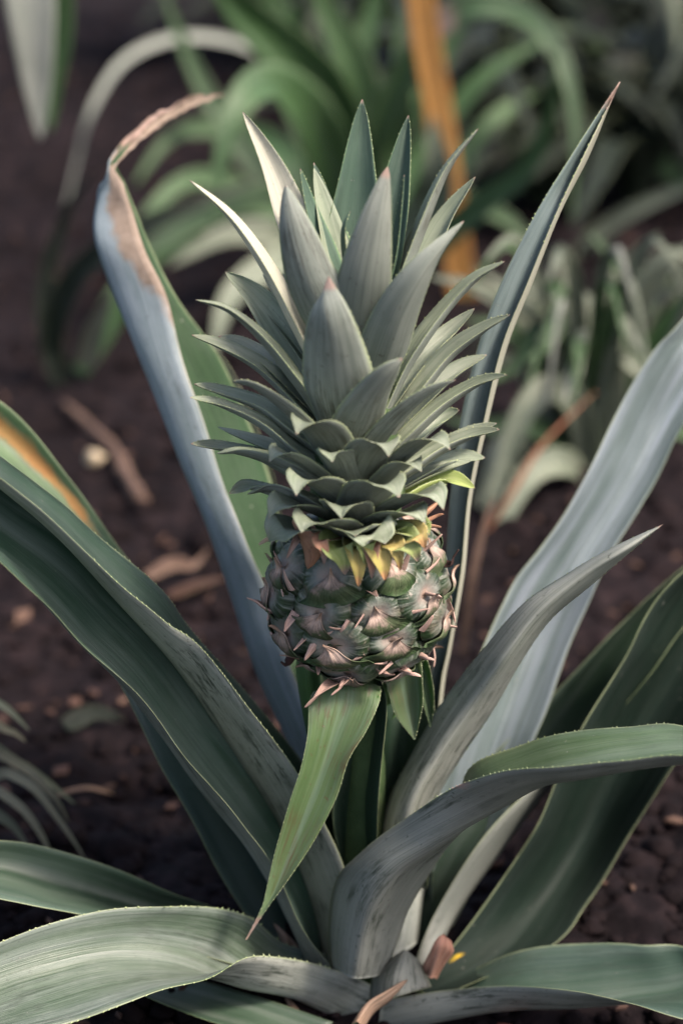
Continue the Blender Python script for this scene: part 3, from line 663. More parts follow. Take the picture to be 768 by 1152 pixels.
def fruitlet(th, z, size, rng):
    c = fruit_pt(th, z); n = fruit_n(th, z)
    n = (n + Vector((0, 0, 0.12))).normalized()
    up = Vector((0, 0, 1)); upv = (up-n*up.dot(n)).normalized(); sd = upv.cross(n)
    nr, na = 9, 40; verts = []; uvs = []; faces = []
    ws = rng.uniform(0.94, 1.08); hs = rng.uniform(0.72, 0.86); sx = rng.uniform(-.1, .1); seed = rng.uniform(0, 99)
    ph = rng.uniform(0, 6); bulge = rng.uniform(0.33, 0.46); rot = rng.uniform(-.35, .35)
    upv, sd = upv*cos(rot)+sd*sin(rot), sd*cos(rot)-upv*sin(rot)
    verts.append(FC+c+n*size*0.30+upv*size*-0.12); uvs.append((0, 0))
    for a in range(1, nr+1):
        r = a/nr
        for b in range(na):
            an = 2*pi*b/na
            hexr = 1.0/max(abs(cos(an)), abs(cos(an-pi/3)), abs(cos(an+pi/3)), 1e-3)
            rad = size*r*(0.80+0.2*min(hexr, 1.2))*(1+0.05*noise.noise(Vector((cos(an), sin(an), seed))))
            x = cos(an)*rad*ws; y = sin(an)*rad*hs+sx*x
            h = size*(bulge*sqrt(max(0, 1-r**3.6)) - 0.17*exp(-(r/0.38)**2))
            h += size*0.025*sin(an*16+ph)*exp(-((r-0.70)/0.2)**2)
            h += size*0.10*noise.noise(Vector((x/size*2.2, y/size*2.2, seed)))
            h += size*0.05*sin(an)*r            # the upper half stands a little prouder
            q = Vector((x*0.97, y, 0))
            verts.append(FC+c+sd*q.x+upv*q.y+n*(h-0.10*size*r*r)); uvs.append((r, b/na))
    for b in range(na): faces.append((0, 1+b, 1+(b+1) % na))
    for a in range(nr-1):
        for b in range(na):
            i = 1+a*na+b; j = 1+a*na+(b+1) % na
            faces.append((i, i+na, j+na, j))
    faces = [tuple(reversed(q)) for q in faces] if False else faces
    o = mesh_obj('fruitlet', verts, faces, [M_eye], fruit, uvs=uvs)
    # bract: papery triangle over the lower half, its tip standing off
    verts = []; uvs = []; faces = []; nu, nv = 10, 12
    lean = rng.uniform(-.35, .35); out = rng.uniform(0.05, 0.75); ln = rng.uniform(0.75, 1.3); hw = rng.uniform(0.55, 1.0)
    curl = rng.uniform(-0.3, 0.5)
    for k in range(nv+1):
        t = k/nv
        wid = size*hw*((1-t)**1.9*0.98+0.11*(1-t)+0.015)
        yy = size*(-0.92+1.05*t*ln)
        for i in range(nu+1):
            s = 2*i/nu-1
            x = s*wid + lean*size*t*t*0.6
            y = yy + size*0.30*(s*s)*(1-t)
            rr2 = min(1.0, sqrt((x/size)**2+(y/size/0.8)**2))
            h = size*((bulge+.02)*sqrt(max(0, 1-rr2**3.6)) - 0.10*exp(-(rr2/0.38)**2)) + 0.0012
            h = max(h, size*0.06)+size*out*max(0, t-0.62)**1.3*2.0
            h += size*0.07*noise.noise(Vector((s*2.5+seed, t*2.5, 0))) + size*0.05*(1-abs(s))*t
            verts.append(FC+c+sd*x+upv*y+n*h); uvs.append((i/nu, t))
    W = nu+1; m = len(verts)
    for q in list(verts): verts.append(q-n*0.0007)
    uvs += uvs[:]
    for k in range(nv):
        for i in range(nu):
            a = k*W+i; faces.append((a, a+1, a+W+1, a+W)); faces.append((a+m, a+m+W, a+m+W+1, a+m+1))
    for k in range(nv):
        for i in (0, nu):
            a = k*W+i; faces.append((a, a+W, a+W+m, a+m))
    mesh_obj('bract', verts, faces, [M_bract], o, uvs=uvs) if False else mesh_obj('bract', verts, faces, [M_bract], fruit, uvs=uvs)
rng = random.Random(11)
rows = [(-0.93, 6, 0.0145), (-0.64, 8, 0.0182), (-0.22, 9, 0.0192), (0.20, 9, 0.0190), (0.58, 8, 0.0176), (0.87, 7, 0.0140)]
for ri, (z, n, s) in enumerate(rows):
    for k in range(n):
        th = 2*pi*(k+0.5*(ri % 2)+0.10*ri)/n + 0.15
        if ri >= 9 and sin(th) > 0.3: continue
        fruitlet(th+rng.uniform(-.07, .07), max(-.93, z + 0.06*sin(th*1.0+ri*.6)+rng.uniform(-.04, .04)), s*rng.uniform(0.86, 1.04), rng)
# long loose bracts: lower left spike, right side dark floret and spikes
def spike(pts, w, mat, seed, chan=0.3):
    auto_leaf('bract', [at(*p) for p in pts], w, FC, (mat, mat), fruit, prof=lambda t: (1-t)**0.8, chan=chan, seed=seed, step=0.002, nu=6, thick=0.0006, mottle=0.0012, tooth_mat=mat)
M_bdry = leaf_mat('dry_pink_bract', (0.33, 0.21, 0.17), (0.50, 0.36, 0.30), 0.65, 0.3, speck=0.5, margin=(0.4, 0.28, 0.2), stain_col=(.2, .1, .07))
M_bdark = leaf_mat('dark_withered_floret', (0.03, 0.015, 0.012), (0.07, 0.03, 0.025), 0.6, 0.3, speck=0.3, margin=(0.05, 0.02, 0.02))
M_borange = leaf_mat('dry_orange_bract', (0.42, 0.20, 0.12), (0.55, 0.33, 0.22), 0.6, 0.3, speck=0.5, margin=(0.5, 0.3, 0.2))
for i, (pts, w, m) in enumerate([
 ([(392,758,-.02), (372,768,-.045), (357,780,-.055), (342,796,-.06)], 0.010, M_bdry), ([(395,755,-.03), (385,770,-.05), (372,782,-.055)], 0.005, M_bdry),
 ([(318,690,-.02), (300,683,-.02), (288,675,-.02), (278,672,-.02)], 0.006, M_bdry), ([(330,735,-.02), (322,748,-.02), (316,744,-.022)], 0.006, M_bdark),
 ([(492,632,-.01), (506,634,-.012), (509,627,-.012), (516,618,-.012)], 0.008, M_bdark), ([(490,700,-.01), (502,702,-.012), (514,705,-.012)], 0.008, M_bdry),
 ([(470,735,-.03), (480,739,-.035), (488,742,-.035)], 0.004, M_bdry), ([(450,750,-.03), (462,756,-.035), (473,760,-.035)], 0.006, M_bdry),
 ([(478,585,-.01), (490,580,-.01), (498,578,-.012)], 0.006, M_borange), ([(470,580,-.02), (484,570,-.02), (493,563,-.02)], 0.010, M_borange), ([(475,590,-.02), (486,590,-.02), (496,592,-.02)], 0.008, M_borange),
 ([(326,600,-.02), (312,600,-.02), (302,605,-.02), (291,612,-.02)], 0.009, leaf_mat('peach_bract', (0.55, 0.42, 0.28), (0.62, 0.5, 0.38), 0.6, 0.3, speck=0.2, margin=(0.5, 0.3, 0.15))),
 ([(328,592,-.015), (312,590,-.015), (298,592,-.015)], 0.007, M_bdry), ([(345,590,-.045), (349,605,-.052), (352,622,-.052), (346,640,-.050)], 0.022, M_borange),
 ([(360,590,-.045), (364,606,-.053), (358,622,-.053)], 0.016, M_borange), ([(338,598,-.04), (330,612,-.046), (322,628,-.045)], 0.006, M_bdry)]):
    spike(pts, w, m, 60+i)

for k in range(30):
    th = rng.uniform(pi+.15, 2*pi-.15); z = rng.uniform(-.7, .75); c0 = FC+fruit_pt(th, z); n0 = fruit_n(th, z)
    d0 = (n0.orthogonal()*rng.uniform(-1, 1)+Vector((0, 0, rng.uniform(-.6, 1)))+n0*rng.uniform(.2, .7)).normalized(); ll = rng.uniform(.007, .015)
    p0 = c0+n0*.0055
    auto_leaf('bract', [p0, p0+d0*ll*.5+n0*.001, p0+d0*ll+n0*rng.uniform(-.001, .003)], rng.uniform(.003, .007), FC, (M_bdry, M_bdry), fruit, prof=lambda t: (1-t)**0.7, chan=.3, seed=k, step=.002, nu=4, thick=.0005, mottle=.001, tooth_mat=M_bdry)
# ------------------------------------------------------------------ crown
CB = at(402, 600, 0.0); CX = CB.x
def axz(py): return at(400, py, 0.0).z
v = []; f = []; ns = 16; prof_c = [(588, .020), (560, .026), (520, .024), (470, .020), (420, .016), (360, .011), (310, .006)]
for k, (py, r) in enumerate(prof_c):
    for b in range(ns): v.append(Vector((CX+r*cos(2*pi*b/ns), r*sin(2*pi*b/ns), axz(py))))
for k in range(len(prof_c)-1):
    for b in range(ns): f.append((k*ns+b, k*ns+(b+1) % ns, (k+1)*ns+(b+1) % ns, (k+1)*ns+b))
f.append(tuple(reversed(range(ns)))); f.append(tuple((len(prof_c)-1)*ns+b for b in range(ns)))
crown = mesh_obj('crown', v, f, [M_stem], plant)
crown['label'] = 'spiky grey-green crown of leaves on top of the fruit'
CR = (M_crtop, M_crunder); CG = (M_crgreen, M_crgreen); CP = (M_crsunlit, M_crsunlit)
def crown_leaf(tip, mids, basepx, w, mats=CR, teeth=0.0007, chan=0.30, twist=0.0, upw=1.0, stain=None, baser=0.016, blunt=1.6, label=None, seed=0, face=False, hook=False):
    """tip and mids: (px, py, y); basepx: (px offset side, py, y of the base)"""
    w = w*1.28
    pts = [at(*basepx)] + [at(*m) for m in reversed(mids)] + [at(*tip)]
    axis = Vector((CX, 0, 0))
    prof = lambda t: (0.70+0.30*min(t/0.3, 1))*max(0.0, 1-max(0.0, (t-0.30)/0.70)**blunt)
    if hook: prof = lambda t: (0.85+0.4*t if t < .4 else (1-(t-.4)*1.7 if t < .75 else .40*(1-(t-.75)/.25)**1.5))
    return auto_leaf('crown_leaf', pts, w, axis, mats, crown, prof=prof, hook=hook, chan=chan, twist=twist, upw=upw, face=face, teeth=teeth, step=0.0035, nu=10, thick=0.0010, seed=seed,
                     stain=stain or (lambda u, v: max(0.0, (v-0.965)/0.035)*0.7), label=label, mottle=0.0004, tooth_range=(0.15, 0.99))
PX = 0.000482   # metres per picture pixel near the fruit
S = 0
def L(tip, mids, base, wpx, **kw):
    global S; S += 1
    crown_leaf(tip, mids, base, wpx*PX, seed=S, **kw)
# back leaves
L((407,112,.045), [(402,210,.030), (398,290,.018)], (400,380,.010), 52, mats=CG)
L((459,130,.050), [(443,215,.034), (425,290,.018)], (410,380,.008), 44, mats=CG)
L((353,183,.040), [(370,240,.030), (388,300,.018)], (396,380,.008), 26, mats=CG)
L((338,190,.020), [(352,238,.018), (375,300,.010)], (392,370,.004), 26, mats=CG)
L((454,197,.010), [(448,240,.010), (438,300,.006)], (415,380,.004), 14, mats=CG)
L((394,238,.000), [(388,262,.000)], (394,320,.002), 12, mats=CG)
# upper left leaves, sunlight painted as a pale colour
L((273,126,.045), [(306,185,.040), (336,260,.026), (368,330,.010)], (392,400,.004), 36, mats=CP, face=1)
L((214,203,.012), [(262,242,.014), (305,300,.012), (342,370,.006)], (380,455,.0), 30, mats=CP)
L((254,306,.040), [(285,330,.036), (318,370,.024), (350,420,.010)], (385,480,.0), 38, mats=(M_crtop, M_crsunlit), face=1)
# centre front
L((321,208,-.012), [(331,250,-.018), (350,310,-.018), (375,360,-.012)], (393,420,-.004), 50, chan=.22, face=-1)
L((436,188,-.018), [(424,240,-.024), (412,300,-.022), (406,350,-.014)], (402,420,-.004), 48, chan=.22, face=-1, stain=lambda u, v: max(0, (v-.93)/.07)+0.5*exp(-((u-.5)/.15)**2-((v-.25)/.05)**2))
L((521,249,-.020), [(480,292,-.030), (448,345,-.026), (428,400,-.014)], (410,455,-.004), 42, chan=.25, face=-1, label='crown leaf with a dull purplish underside')
L((370,311,-.050), [(372,350,-.058), (378,400,-.046), (386,450,-.030)], (394,500,-.016), 63, chan=.24, stain=lambda u, v: max(0, (v-.91)/.05), label='broad blunt crown leaf facing the camera')
L((537,145,.020), [(498,190,.020), (465,260,.014), (435,340,.006)], (412,420,.0), 34, twist=0.3)
L((534,199,.045), [(498,245,.040), (465,310,.024)], (425,400,.006), 34)
L((567,294,.004), [(530,312,.008), (490,352,.008), (456,400,.002)], (425,470,-.004), 32)
L((533,347,.045), [(505,370,.040), (470,400,.024)], (430,460,.004), 30)
L((573,354,.004), [(540,368,.008), (500,395,.008), (462,440,.0)], (425,500,-.004), 36)
L((547,399,.045), [(518,410,.038), (482,435,.022)], (430,490,.004), 32)
L((570,422,-.004), [(535,428,.004), (495,450,.002), (455,485,-.006)], (425,520,-.008), 34)
L((452,403,-.058), [(436,415,-.056), (412,448,-.044), (398,485,-.028)], (395,520,-.018), 48, chan=.25, label='short crown leaf whose right half catches the warm light')
L((512,427,-.045), [(480,436,-.044), (445,462,-.036), (415,498,-.024)], (405,530,-.016), 36)
# left fans
L((220,337,-.010), [(258,346,-.010), (302,380,-.012), (342,430,-.014)], (380,490,-.010), 28)
L((216,377,.012), [(250,386,.016), (295,408,.012), (340,450,.004)], (385,500,-.004), 32)
L((246,378,.040), [(275,386,.036), (315,412,.022)], (380,480,.004), 32)
L((219,432,.014), [(250,438,.018), (295,452,.014), (335,480,.004)], (385,520,-.004), 32)
L((214,447,-.008), [(250,452,-.002), (298,472,-.004), (340,505,-.008)], (385,530,-.010), 30)
L((262,429,-.038), [(290,431,-.040), (330,456,-.036), (365,492,-.026)], (392,520,-.016), 34)
L((215,499,.0), [(248,500,.006), (295,508,.002), (340,530,-.006)], (385,550,-.010), 32)
L((244,510,-.022), [(272,504,-.020), (315,512,-.022), (355,530,-.022)], (390,550,-.016), 34)
L((258,555,.0), [(282,544,.006), (318,550,.0), (350,562,-.010)], (385,575,-.012), 34)
L((278,556,-.024), [(302,546,-.022), (335,552,-.026), (362,565,-.024)], (390,578,-.016), 36)
# centre front, lower: short recurved leaves whose tips hook forward
for tip_, cr_, md_, bs_, w_, mt_ in (
 ((374,520,-.066), (372,506,-.060), (382,512,-.050), (398,560,-.018), 36, CR), ((474,531,-.060), (464,517,-.055), (448,522,-.046), (408,560,-.018), 34, CR),
 ((303,520,-.048), (312,505,-.046), (335,512,-.040), (392,556,-.014), 38, CR), ((302,583,-.056), (312,564,-.053), (336,562,-.046), (392,586,-.016), 44, CR),
 ((384,584,-.078), (384,566,-.072), (390,566,-.060), (398,590,-.020), 44, CR), ((478,589,-.064), (468,572,-.060), (446,572,-.050), (404,592,-.018), 44, CR),
 ((400,603,-.078), (398,594,-.072), (396,590,-.062), (400,604,-.024), 46, CR),
 ((333,489,-.070), (343,470,-.062), (362,480,-.052), (395,535,-.018), 50, CR),
 ((437,514,-.072), (434,494,-.064), (418,502,-.054), (400,550,-.018), 46, CR),
 ((506,506,-.060), (492,490,-.055), (468,497,-.046), (410,550,-.016), 36, CR),
 ((333,558,-.076), (338,535,-.068), (358,537,-.058), (396,570,-.020), 50, CR),
 ((449,560,-.078), (440,540,-.070), (420,543,-.060), (400,582,-.020), 52, CR),
 ((499,574,-.062), (490,552,-.057), (465,552,-.048), (410,585,-.018), 44, CR),
 ((339,600,-.076), (345,582,-.070), (366,580,-.060), (398,600,-.020), 52, CR),
 ((433,612,-.076), (428,600,-.070), (412,592,-.062), (402,605,-.020), 52, CR),
 ((303,610,-.050), (308,596,-.052), (330,586,-.048), (390,602,-.018), 50, CR),
 ((483,602,-.060), (474,594,-.058), (450,590,-.050), (404,603,-.018), 50, (M_crlime, M_crunder))):
    L(tip_, [cr_, md_], bs_, w_, mats=mt_, chan=.16, hook=True)
# right, lower
L((561,483,.0), [(530,486,.006), (492,500,.002), (455,524,-.006)], (420,550,-.010), 34)
L((558,476,.030), [(525,486,.030), (485,505,.018)], (425,545,.0), 28)
L((516,461,.030), [(495,468,.030), (465,488,.018)], (425,530,.0), 30)
L((534,549,.006), [(505,535,.012), (475,540,.008), (445,556,.0)], (415,575,-.006), 34, mats=(M_crlime, M_crlime))
L((545,515,.03), [(515,512,.03), (480,522,.02)], (420,560,.0), 30)
# yellow frill
for (tx, ty), (bx, by), w_, mt_ in (((388,642), (380,608), 34, M_crlime), ((403,655), (401,612), 24, M_cryellow), ((418,646), (416,610), 18, M_borange), ((433,648), (424,610), 32, M_cryellow),
                                    ((450,637), (440,608), 20, M_cryellow), ((470,627), (450,604), 30, M_crlime), ((364,630), (362,604), 16, M_borange), ((412,634), (409,606), 22, M_crlime), ((478,612), (462,598), 24, M_cryellow)):
    L((tx,ty+5,-.068), [((tx*2+bx)/3+1, (ty*2+by)/3-3, -.070), (bx, by, -.064)], (402,600,-.03), w_, mats=(mt_, mt_), chan=.2, blunt=1.0, hook=False, face=0.6, twist=0.25*((tx % 7)-3)/3,
      stain=lambda u, v: max(0, (v-.8)/.25))
L((484,593,-.048), [(470,590,-.054), (452,596,-.050)], (415,600,-.03), 26, mats=(M_crlime,)*2, chan=.2)
# leaves on the far side, seen only between the others
for k in range(15):
    a = radians(20+k*137.5 % 140); h = k/14
    zb = axz(560-200*h); r0 = 0.018-0.008*h; ln = 0.060+0.02*sin(k)
    d = Vector((cos(a), sin(a), 0)); e = radians(12+52*h)
    p0 = Vector((CX, 0, zb)) + d*r0*0.5
    pts = [p0, p0+d*ln*cos(e)*0.5+Vector((0, 0, ln*sin(e)*0.5+0.004)), p0+d*ln*cos(e)+Vector((0, 0, ln*sin(e)))]
    auto_leaf('crown_leaf', pts, 0.018, Vector((CX, 0, 0)), CR, crown, step=0.005, nu=8, thick=0.001, seed=200+k)

# ------------------------------------------------------------------ other plants
def rosette_auto(name, base, leaves, label, cat, group=None, leafname='leaf', wk=1.0):
    """leaves: (list of (px,py,dy from the base), width in m, mats[, twist])"""
    e = empty(name, base); tag(e, label, cat, group)
    for i, lf in enumerate(leaves):
        pts = [at(x, y, base.y+d) for (x, y, d) in lf[0]]
        kw = dict(lf[3]) if len(lf) > 3 else {}
        kw.setdefault('face', True)
        auto_leaf(leafname, pts, lf[1]*wk, base, lf[2], e, seed=300+i*3, step=0.012, nu=8, thick=0.001, chan=kw.pop('chan', 0.2), **kw)
    return e
BT = (B_top, B_grey); BG = (B_grey, B_pale); BP = (B_pale, B_pale)
b = on_ground(395, 300)
rosette_auto('bromeliad_plant', b, [
 ([(395,300,0), (385,180,-.05), (350,90,-.1), (270,10,-.15), (220,-60,-.2)], .095, BT, {'twist': 0.3}),
 ([(400,290,0), (375,190,-.08), (345,120,-.16), (298,92,-.22), (258,140,-.27), (240,250,-.3)], .075, BT, {'chan': .15}),
 ([(400,300,0), (408,200,.0), (402,90,.0), (372,20,.0), (340,-50,0)], .075, BT),
 ([(400,300,0), (420,170,-.02), (460,70,-.04), (520,8,-.06), (590,16,-.08), (632,70,-.12), (648,150,-.15), (642,252,-.18)], .045, (B_top, B_pale), {'stain': lambda u, v: 1.0*exp(-((v-.46)/.05)**2)}),
 ([(420,300,0), (470,290,-.1), (540,230,-.16), (590,190,-.2), (618,130,-.22), (622,50,-.25)], .040, BT),
 ([(405,300,0), (440,200,.1), (452,100,.1), (445,0,.12)], .055, (B_top, B_top)),
 ([(410,300,0), (470,250,-.1), (490,200,-.15), (486,130,-.16)], .075, BG),
 ([(400,300,0), (330,190,.05), (280,150,.1), (200,150,.1), (150,210,.05)], .045, (B_top, B_top)),
 ([(398,300,0), (340,240,-.08), (270,225,-.12), (170,280,-.2), (105,360,-.25)], .055, (B_top, B_grey)),
 ([(398,310,0), (330,270,-.1), (260,262,-.15), (190,300,-.2)], .050, BG),
 ([(398,310,0), (330,290,-.15), (262,330,-.22), (240,400,-.27)], .050, BG),
 ([(400,320,0), (380,250,.05), (385,130,.1), (420,10,.15), (430,-60,.15)], .06, (B_top, B_top)),
 ([(400,320,0), (500,200,.1), (560,130,.15), (610,100,.2)], .04, (B_top, B_top)),
 ([(400,310,0), (300,200,.05), (230,100,.08), (180,-20,.1)], .045, (B_top, B_top)), ([(400,310,0), (460,200,.06), (540,90,.08), (640,30,.1)], .04, (B_top, B_top)),
 ([(400,310,0), (360,180,.08), (310,60,.1), (300,-50,.1)], .05, (B_top, B_top)), ([(400,310,0), (480,230,-.03), (560,240,-.05), (610,290,-.08)], .04, (B_top, B_grey)),
 ([(398,310,0), (300,230,.0), (220,200,.0), (160,250,-.05), (130,320,-.08)], .035, (B_top, B_top)), ([(400,310,0), (430,200,.1), (500,60,.15), (540,-20,.15)], .04, (B_top, B_top)),
 ], 'large green strap-leaved plant, out of focus straight behind the crown', 'plant', wk=0.72)
b = on_ground(520, 330)
rosette_auto('dead_leaf', b, [([(522,345,0), (505,220,-.02), (492,120,-.03), (480,50,-.04), (468,-40,-.05)], .034, (M_orange, M_orange), {'chan': .08, 'prof': lambda t: .95-.1*t})],
 'upright dead orange-brown leaf behind the right side of the crown', 'dead leaf')
b = on_ground(320, 120)
rosette_auto('bromeliad_plant', b, [
 ([(330,120,0), (300,70,-.3), (265,48,-.4), (200,42,-.5), (140,68,-.55), (103,125,-.6), (86,185,-.6), (62,285,-.62)], .013, (B_pale, B_pale)),
 ([(330,120,0), (330,40,0), (300,-20,0)], .06, BT), ([(330,120,0), (360,60,0), (350,-30,0)], .05, (B_grey, B_top))],
 'plant behind the upper left with one long grey leaf arching left', 'plant')
b = on_ground(120, 400); b.y -= .05
rosette_auto('bromeliad_plant', b, [
 ([(75,440,0), (58,380,.0), (85,310,-.02), (150,260,-.05), (230,225,-.05), (300,200,-.0)], .026, (B_shade, B_top)),
 ([(90,420,0), (125,360,.03), (165,300,.05), (235,265,.06)], .022, (B_top, B_shade)),
 ([(95,415,0), (108,370,-.02), (128,328,-.04)], .022, (B_thin, B_thin)),
 ([(60,420,0), (50,330,.02), (75,240,.02), (110,190,.0)], .016, (B_shade, B_shade))],
 'low green plant in the shade, left of the tall waxy leaf', 'plant')
b = on_ground(40, -30); b.y = 0.95
rosette_auto('bromeliad_plant', b, [
 ([(20,-150,0), (30,-60,-.02), (36,20,-.03), (42,100,-.03), (46,158,-.03)], .050, (B_pale, B_grey), {'chan': .12}),
 ([(40,-150,.02), (55,-60,.02), (62,30,.02), (60,90,.02), (58,150,.02)], .040, (B_top, B_top))],
 'two leaves hanging into the top left corner', 'plant')
b = on_ground(740, 200)
rosette_auto('bromeliad_plant', b, [
 ([(768,250,0), (780,100,0), (745,-40,-.1), (757,20,-.12), (765,115,-.13)], .032, (B_pale, B_grey)),
 ([(800,230,0), (740,180,-.1), (700,155,-.12), (640,140,-.1), (560,150,0)], .03, (B_top, B_top)),
 ([(700,330,-.2), (655,290,-.3), (690,250,-.32), (768,212,-.35), (850,190,-.4)], .022, (B_grey, B_top)),
 ([(720,200,0), (700,100,0), (640,40,0), (560,40,0)], .035, (B_top, B_top)),
 ([(730,200,0), (760,100,0), (790,20,0)], .045, (B_top, B_top))],
 'dark plant in the upper right corner with a few thin arching leaves', 'plant')
b = on_ground(655, 520)
rr = random.Random(5)
lv = [
 ([(670,500,0), (690,430,-.02), (686,370,-.03), (680,305,-.03)], .034, BG, {'chan': .08, 'prof': lambda t: 1.0-0.25*t if t < .97 else .6}),
 ([(680,500,0), (700,410,.0), (725,340,.0), (750,295,.0), (790,270,.0)], .030, BG),
 ([(680,500,0), (690,400,.03), (700,330,.05), (718,285,.05), (742,262,.05)], .032, BG),
 ([(665,500,0), (650,430,.0), (600,365,-.02), (540,325,-.04), (480,310,-.05)], .034, BG),
 ([(660,510,0), (640,455,-.02), (600,400,-.04), (560,365,-.04), (520,360,-.04)], .030, BT),
 ([(660,530,0), (650,460,-.05), (618,436,-.08), (585,470,-.10), (560,545,-.12), (530,660,-.14)], .036, BG),
 ([(660,540,0), (640,520,-.08), (600,530,-.11), (565,590,-.14), (545,690,-.16)], .034, BG),
 ([(650,540,0), (610,560,-.05), (590,600,-.08), (600,640,-.1)], .022, BT),
 ([(670,500,0), (640,420,.05), (600,400,.05), (570,420,.05)], .026, BG),
 ([(690,500,0), (720,420,-.02), (760,350,-.03), (800,320,-.04)], .030, BT),
 ([(690,500,0), (730,430,.05), (768,330,.05), (800,290,.05)], .026, BG),
 ([(650,520,0), (600,480,-.03), (540,480,-.05), (500,470,-.05)], .026, BT),
 ([(640,540,0), (590,560,0), (545,560,0), (510,600,0)], .024, BT),
 ([(660,500,0), (640,380,.06), (610,340,.06), (570,300,.08)], .024, BG),
 ([(660,500,0), (655,400,.02), (640,330,.02)], .022, (B_grey, B_grey)),
 ([(690,510,0), (740,480,-.04), (790,500,-.05)], .024, BT),
 ([(660,530,0), (700,560,-.05), (740,600,-.08), (790,620,-.08)], .022, BT),
 ([(690,510,0), (700,400,.1), (690,300,.12), (660,260,.14)], .020, (B_top, B_grey)),
]
 # a few blades reaching down to the left, towards the fruit
for q in ([(600,560,0), (570,520,-.06), (548,560,-.09), (535,650,-.12), (528,730,-.13)], [(610,560,0), (590,500,-.05), (560,500,-.08), (540,560,-.10), (520,640,-.11)], [(620,560,0), (610,580,-.06), (590,640,-.10), (580,700,-.11)],
          [(640,540,0), (600,440,.0), (560,400,.0), (520,420,.0)], [(650,520,0), (620,380,.03), (580,330,.04), (530,300,.05)], [(690,520,0), (740,400,.0), (770,310,.0), (800,280,.0)], [(640,520,0), (610,410,-.02), (570,370,-.03), (535,385,-.03)]):
    lv.append((q, .019, BG))
for k in range(44):
    a = rr.uniform(0, 2*pi); hx = cos(a); ex = rr.uniform(50, 150)
    lv.append(([(660+8*hx, 515, 0), (660+ex*.4*hx, 420-rr.uniform(0, 90), .06*sin(a)), (660+ex*.95*hx, 355+rr.uniform(-90, 70), .1*sin(a)), (660+ex*1.5*hx, 375+rr.uniform(-110, 110), .14*sin(a))], rr.uniform(.012, .020), rr.choice([BT, BG, BT, BG, BG])))
rosette_auto('bromeliad_plant', b, lv, 'bushy grey-green plant with many narrow leaves, middle right behind the waxy leaf', 'plant', wk=0.74)
b = on_ground(548, 600)
rosette_auto('dead_leaf', b, [([(540,610,0), (575,555,0), (610,500,.02), (670,440,.05)], .0042, (M_rust, M_rust), {'chan': .1})], 'thin rust-coloured dry leaf slanting across the grey-green plant', 'dead leaf')
b = on_ground(520, 720)
rosette_auto('dead_leaf', b, [([(520,740,0), (530,660,-.01), (545,590,0), (556,560,.01)], .006, (M_twig, M_twig), {'chan': .1})], 'thin brown dry leaf standing just right of the fruit', 'dead leaf')
# far planting that fills the dark background beyond, shade painted into its leaves
rows_bg = [(-.12, 2.35, 'shadowy plant farthest back, left of the big green strap-leaved plant'), (.02, 2.3, 'shadowy plant straight behind the big green strap-leaved plant'),
 (.16, 2.35, 'shadowy plant farthest back, behind the dead orange leaf'), (.30, 2.3, 'shadowy plant farthest back, above the needle tip of the tall narrow leaf'), (.45, 2.3, 'shadowy plant farthest back in the top right corner'),
 (.13, 1.62, 'dark plant just right of the dead orange leaf'), (.25, 1.58, 'dark plant behind the needle tip of the tall narrow leaf'), (.36, 1.55, 'dark plant standing behind the bushy grey-green plant'), (.48, 1.6, 'dark plant at the right edge, behind the bushy grey-green plant')]
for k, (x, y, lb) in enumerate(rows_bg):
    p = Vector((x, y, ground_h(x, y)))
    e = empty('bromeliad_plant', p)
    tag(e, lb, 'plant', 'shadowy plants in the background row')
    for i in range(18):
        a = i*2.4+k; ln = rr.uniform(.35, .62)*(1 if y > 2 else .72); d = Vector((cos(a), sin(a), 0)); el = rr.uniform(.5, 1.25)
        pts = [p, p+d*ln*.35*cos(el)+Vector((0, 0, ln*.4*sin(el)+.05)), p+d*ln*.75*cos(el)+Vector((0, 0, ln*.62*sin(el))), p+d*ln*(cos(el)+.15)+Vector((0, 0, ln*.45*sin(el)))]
        auto_leaf('leaf', pts, rr.uniform(.03, .055), p, (B_shade, B_shade), e, seed=500+i, step=.04, nu=4, chan=.2)
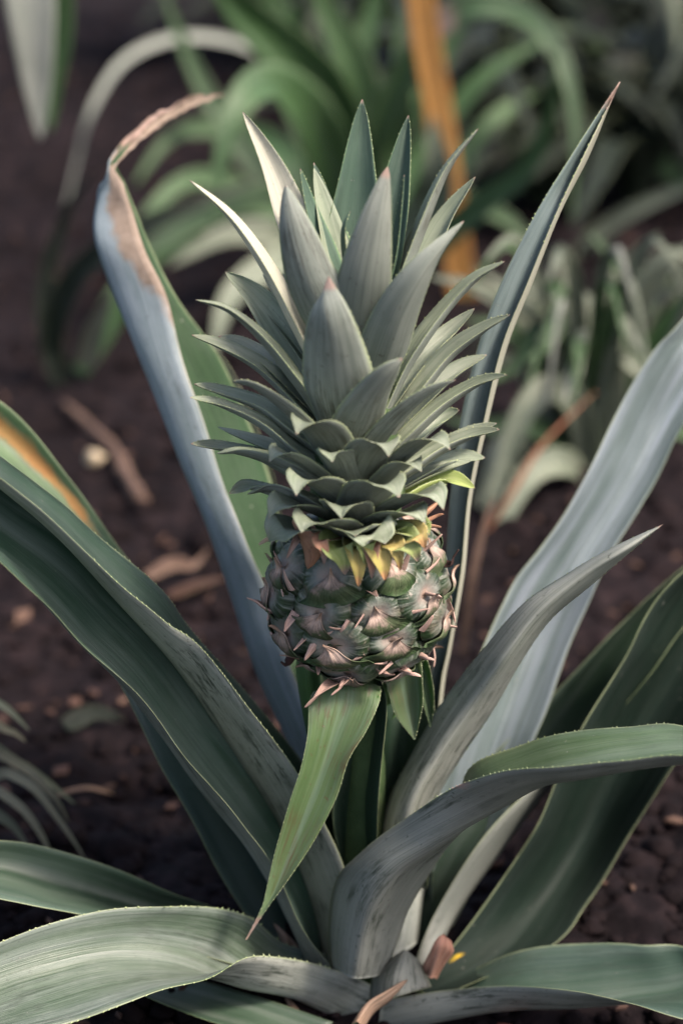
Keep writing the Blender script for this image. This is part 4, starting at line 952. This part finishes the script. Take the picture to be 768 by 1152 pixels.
# pale tuft, lower left
b = on_ground(-30, 960)
rosette_auto('grass_tuft', b, [
 ([(-40,1000,0), (-10,880,.01), (30,880,.0), (65,920,-.01), (96,966,-.02)], .0065, (B_thin, B_thin)),
 ([(-40,1000,0), (-15,860,.01), (25,862,.01), (60,895,.0), (78,925,.0)], .0065, (B_thin, B_thin)),
 ([(-40,1000,0), (-20,850,.01), (20,858,.02), (55,880,.02), (85,905,.02)], .006, (B_grey, B_thin)),
 ([(-40,1000,0), (-20,920,.0), (10,925,.0), (35,958,.0)], .008, BG),
 ([(-40,1000,0), (-20,830,.02), (10,822,.02), (30,835,.02)], .006, (B_thin, B_grey)),
 ([(-40,1000,0), (-30,800,.03), (0,792,.03), (34,822,.03)], .007, (B_grey, B_thin)),
 ([(-40,1000,0), (-20,895,.0), (20,905,-.01), (50,945,-.02), (58,975,-.02)], .006, (B_thin, B_thin))],
 'tuft of thin pale blades at the left edge', 'grass tuft', leafname='blade')

# ------------------------------------------------------------------ things on the soil
g = [on_ground(*q) for q in ((72, 440), (100, 470), (128, 500), (142, 530), (160, 560))]
for q in g: q.z += 0.007
tw = tube('twig', g, [.003, .0045, .006, .0075, .0065], M_twig, None, 10, 0.35); tag(tw, 'brown broken twig lying on the soil at the left', 'twig')
p = on_ground(107, 513); p.z += 0.009; v = []; f = []; lump(p, 0.009, v, f, random.Random(4), .8)
tag(mesh_obj('pebble', v, f, [M_pale]), 'small pale pebble beside the broken twig', 'pebble')
def litter(name, pts, w, mat, label, cat, z=.012, **kw):
    P = [on_ground(*q) for q in pts]
    for i, q in enumerate(P): q.z += z*(1+.4*(i % 2))
    e = auto_leaf(name, P, w, P[0]+Vector((0, -.1, 0)), (mat, mat), None, chan=.15, step=.006, nu=6, thick=.001, mottle=.004, **kw)
    tag(e, label, cat)
litter('dead_leaf', [(165,648), (195,640), (218,636), (234,622)], .012, M_twig, 'curled tan dead leaf on the soil left of the tall waxy leaf', 'dead leaf', seed=71)
litter('dead_leaf', [(190,668), (225,662), (255,650)], .010, M_chip, 'red-brown dead leaf just below the curled tan one', 'dead leaf', seed=72)
litter('dead_leaf', [(128,655), (150,668), (172,690)], .010, M_twig, 'pale shred of dead leaf showing above the long left leaf', 'dead leaf', seed=73)
litter('fallen_leaf', [(72,800), (105,793), (140,797)], .014, B_shade, 'dull green fallen leaf lying on the soil behind the thin pale blades', 'fallen leaf', seed=74)
litter('dry_stalk', [(65,893), (100,886), (128,882)], .004, M_dry, 'thin tan stalk lying on the soil beside the pale tuft', 'stalk', seed=75)
v = []; f = []; p = on_ground(566, 1149); p.z += .003
for k in range(1): lump(p, .013, v, f, random.Random(8), .7)
tag(mesh_obj('clay_shard', v, f, [M_terra]), 'red clay shard under the low right leaf', 'clay shard')
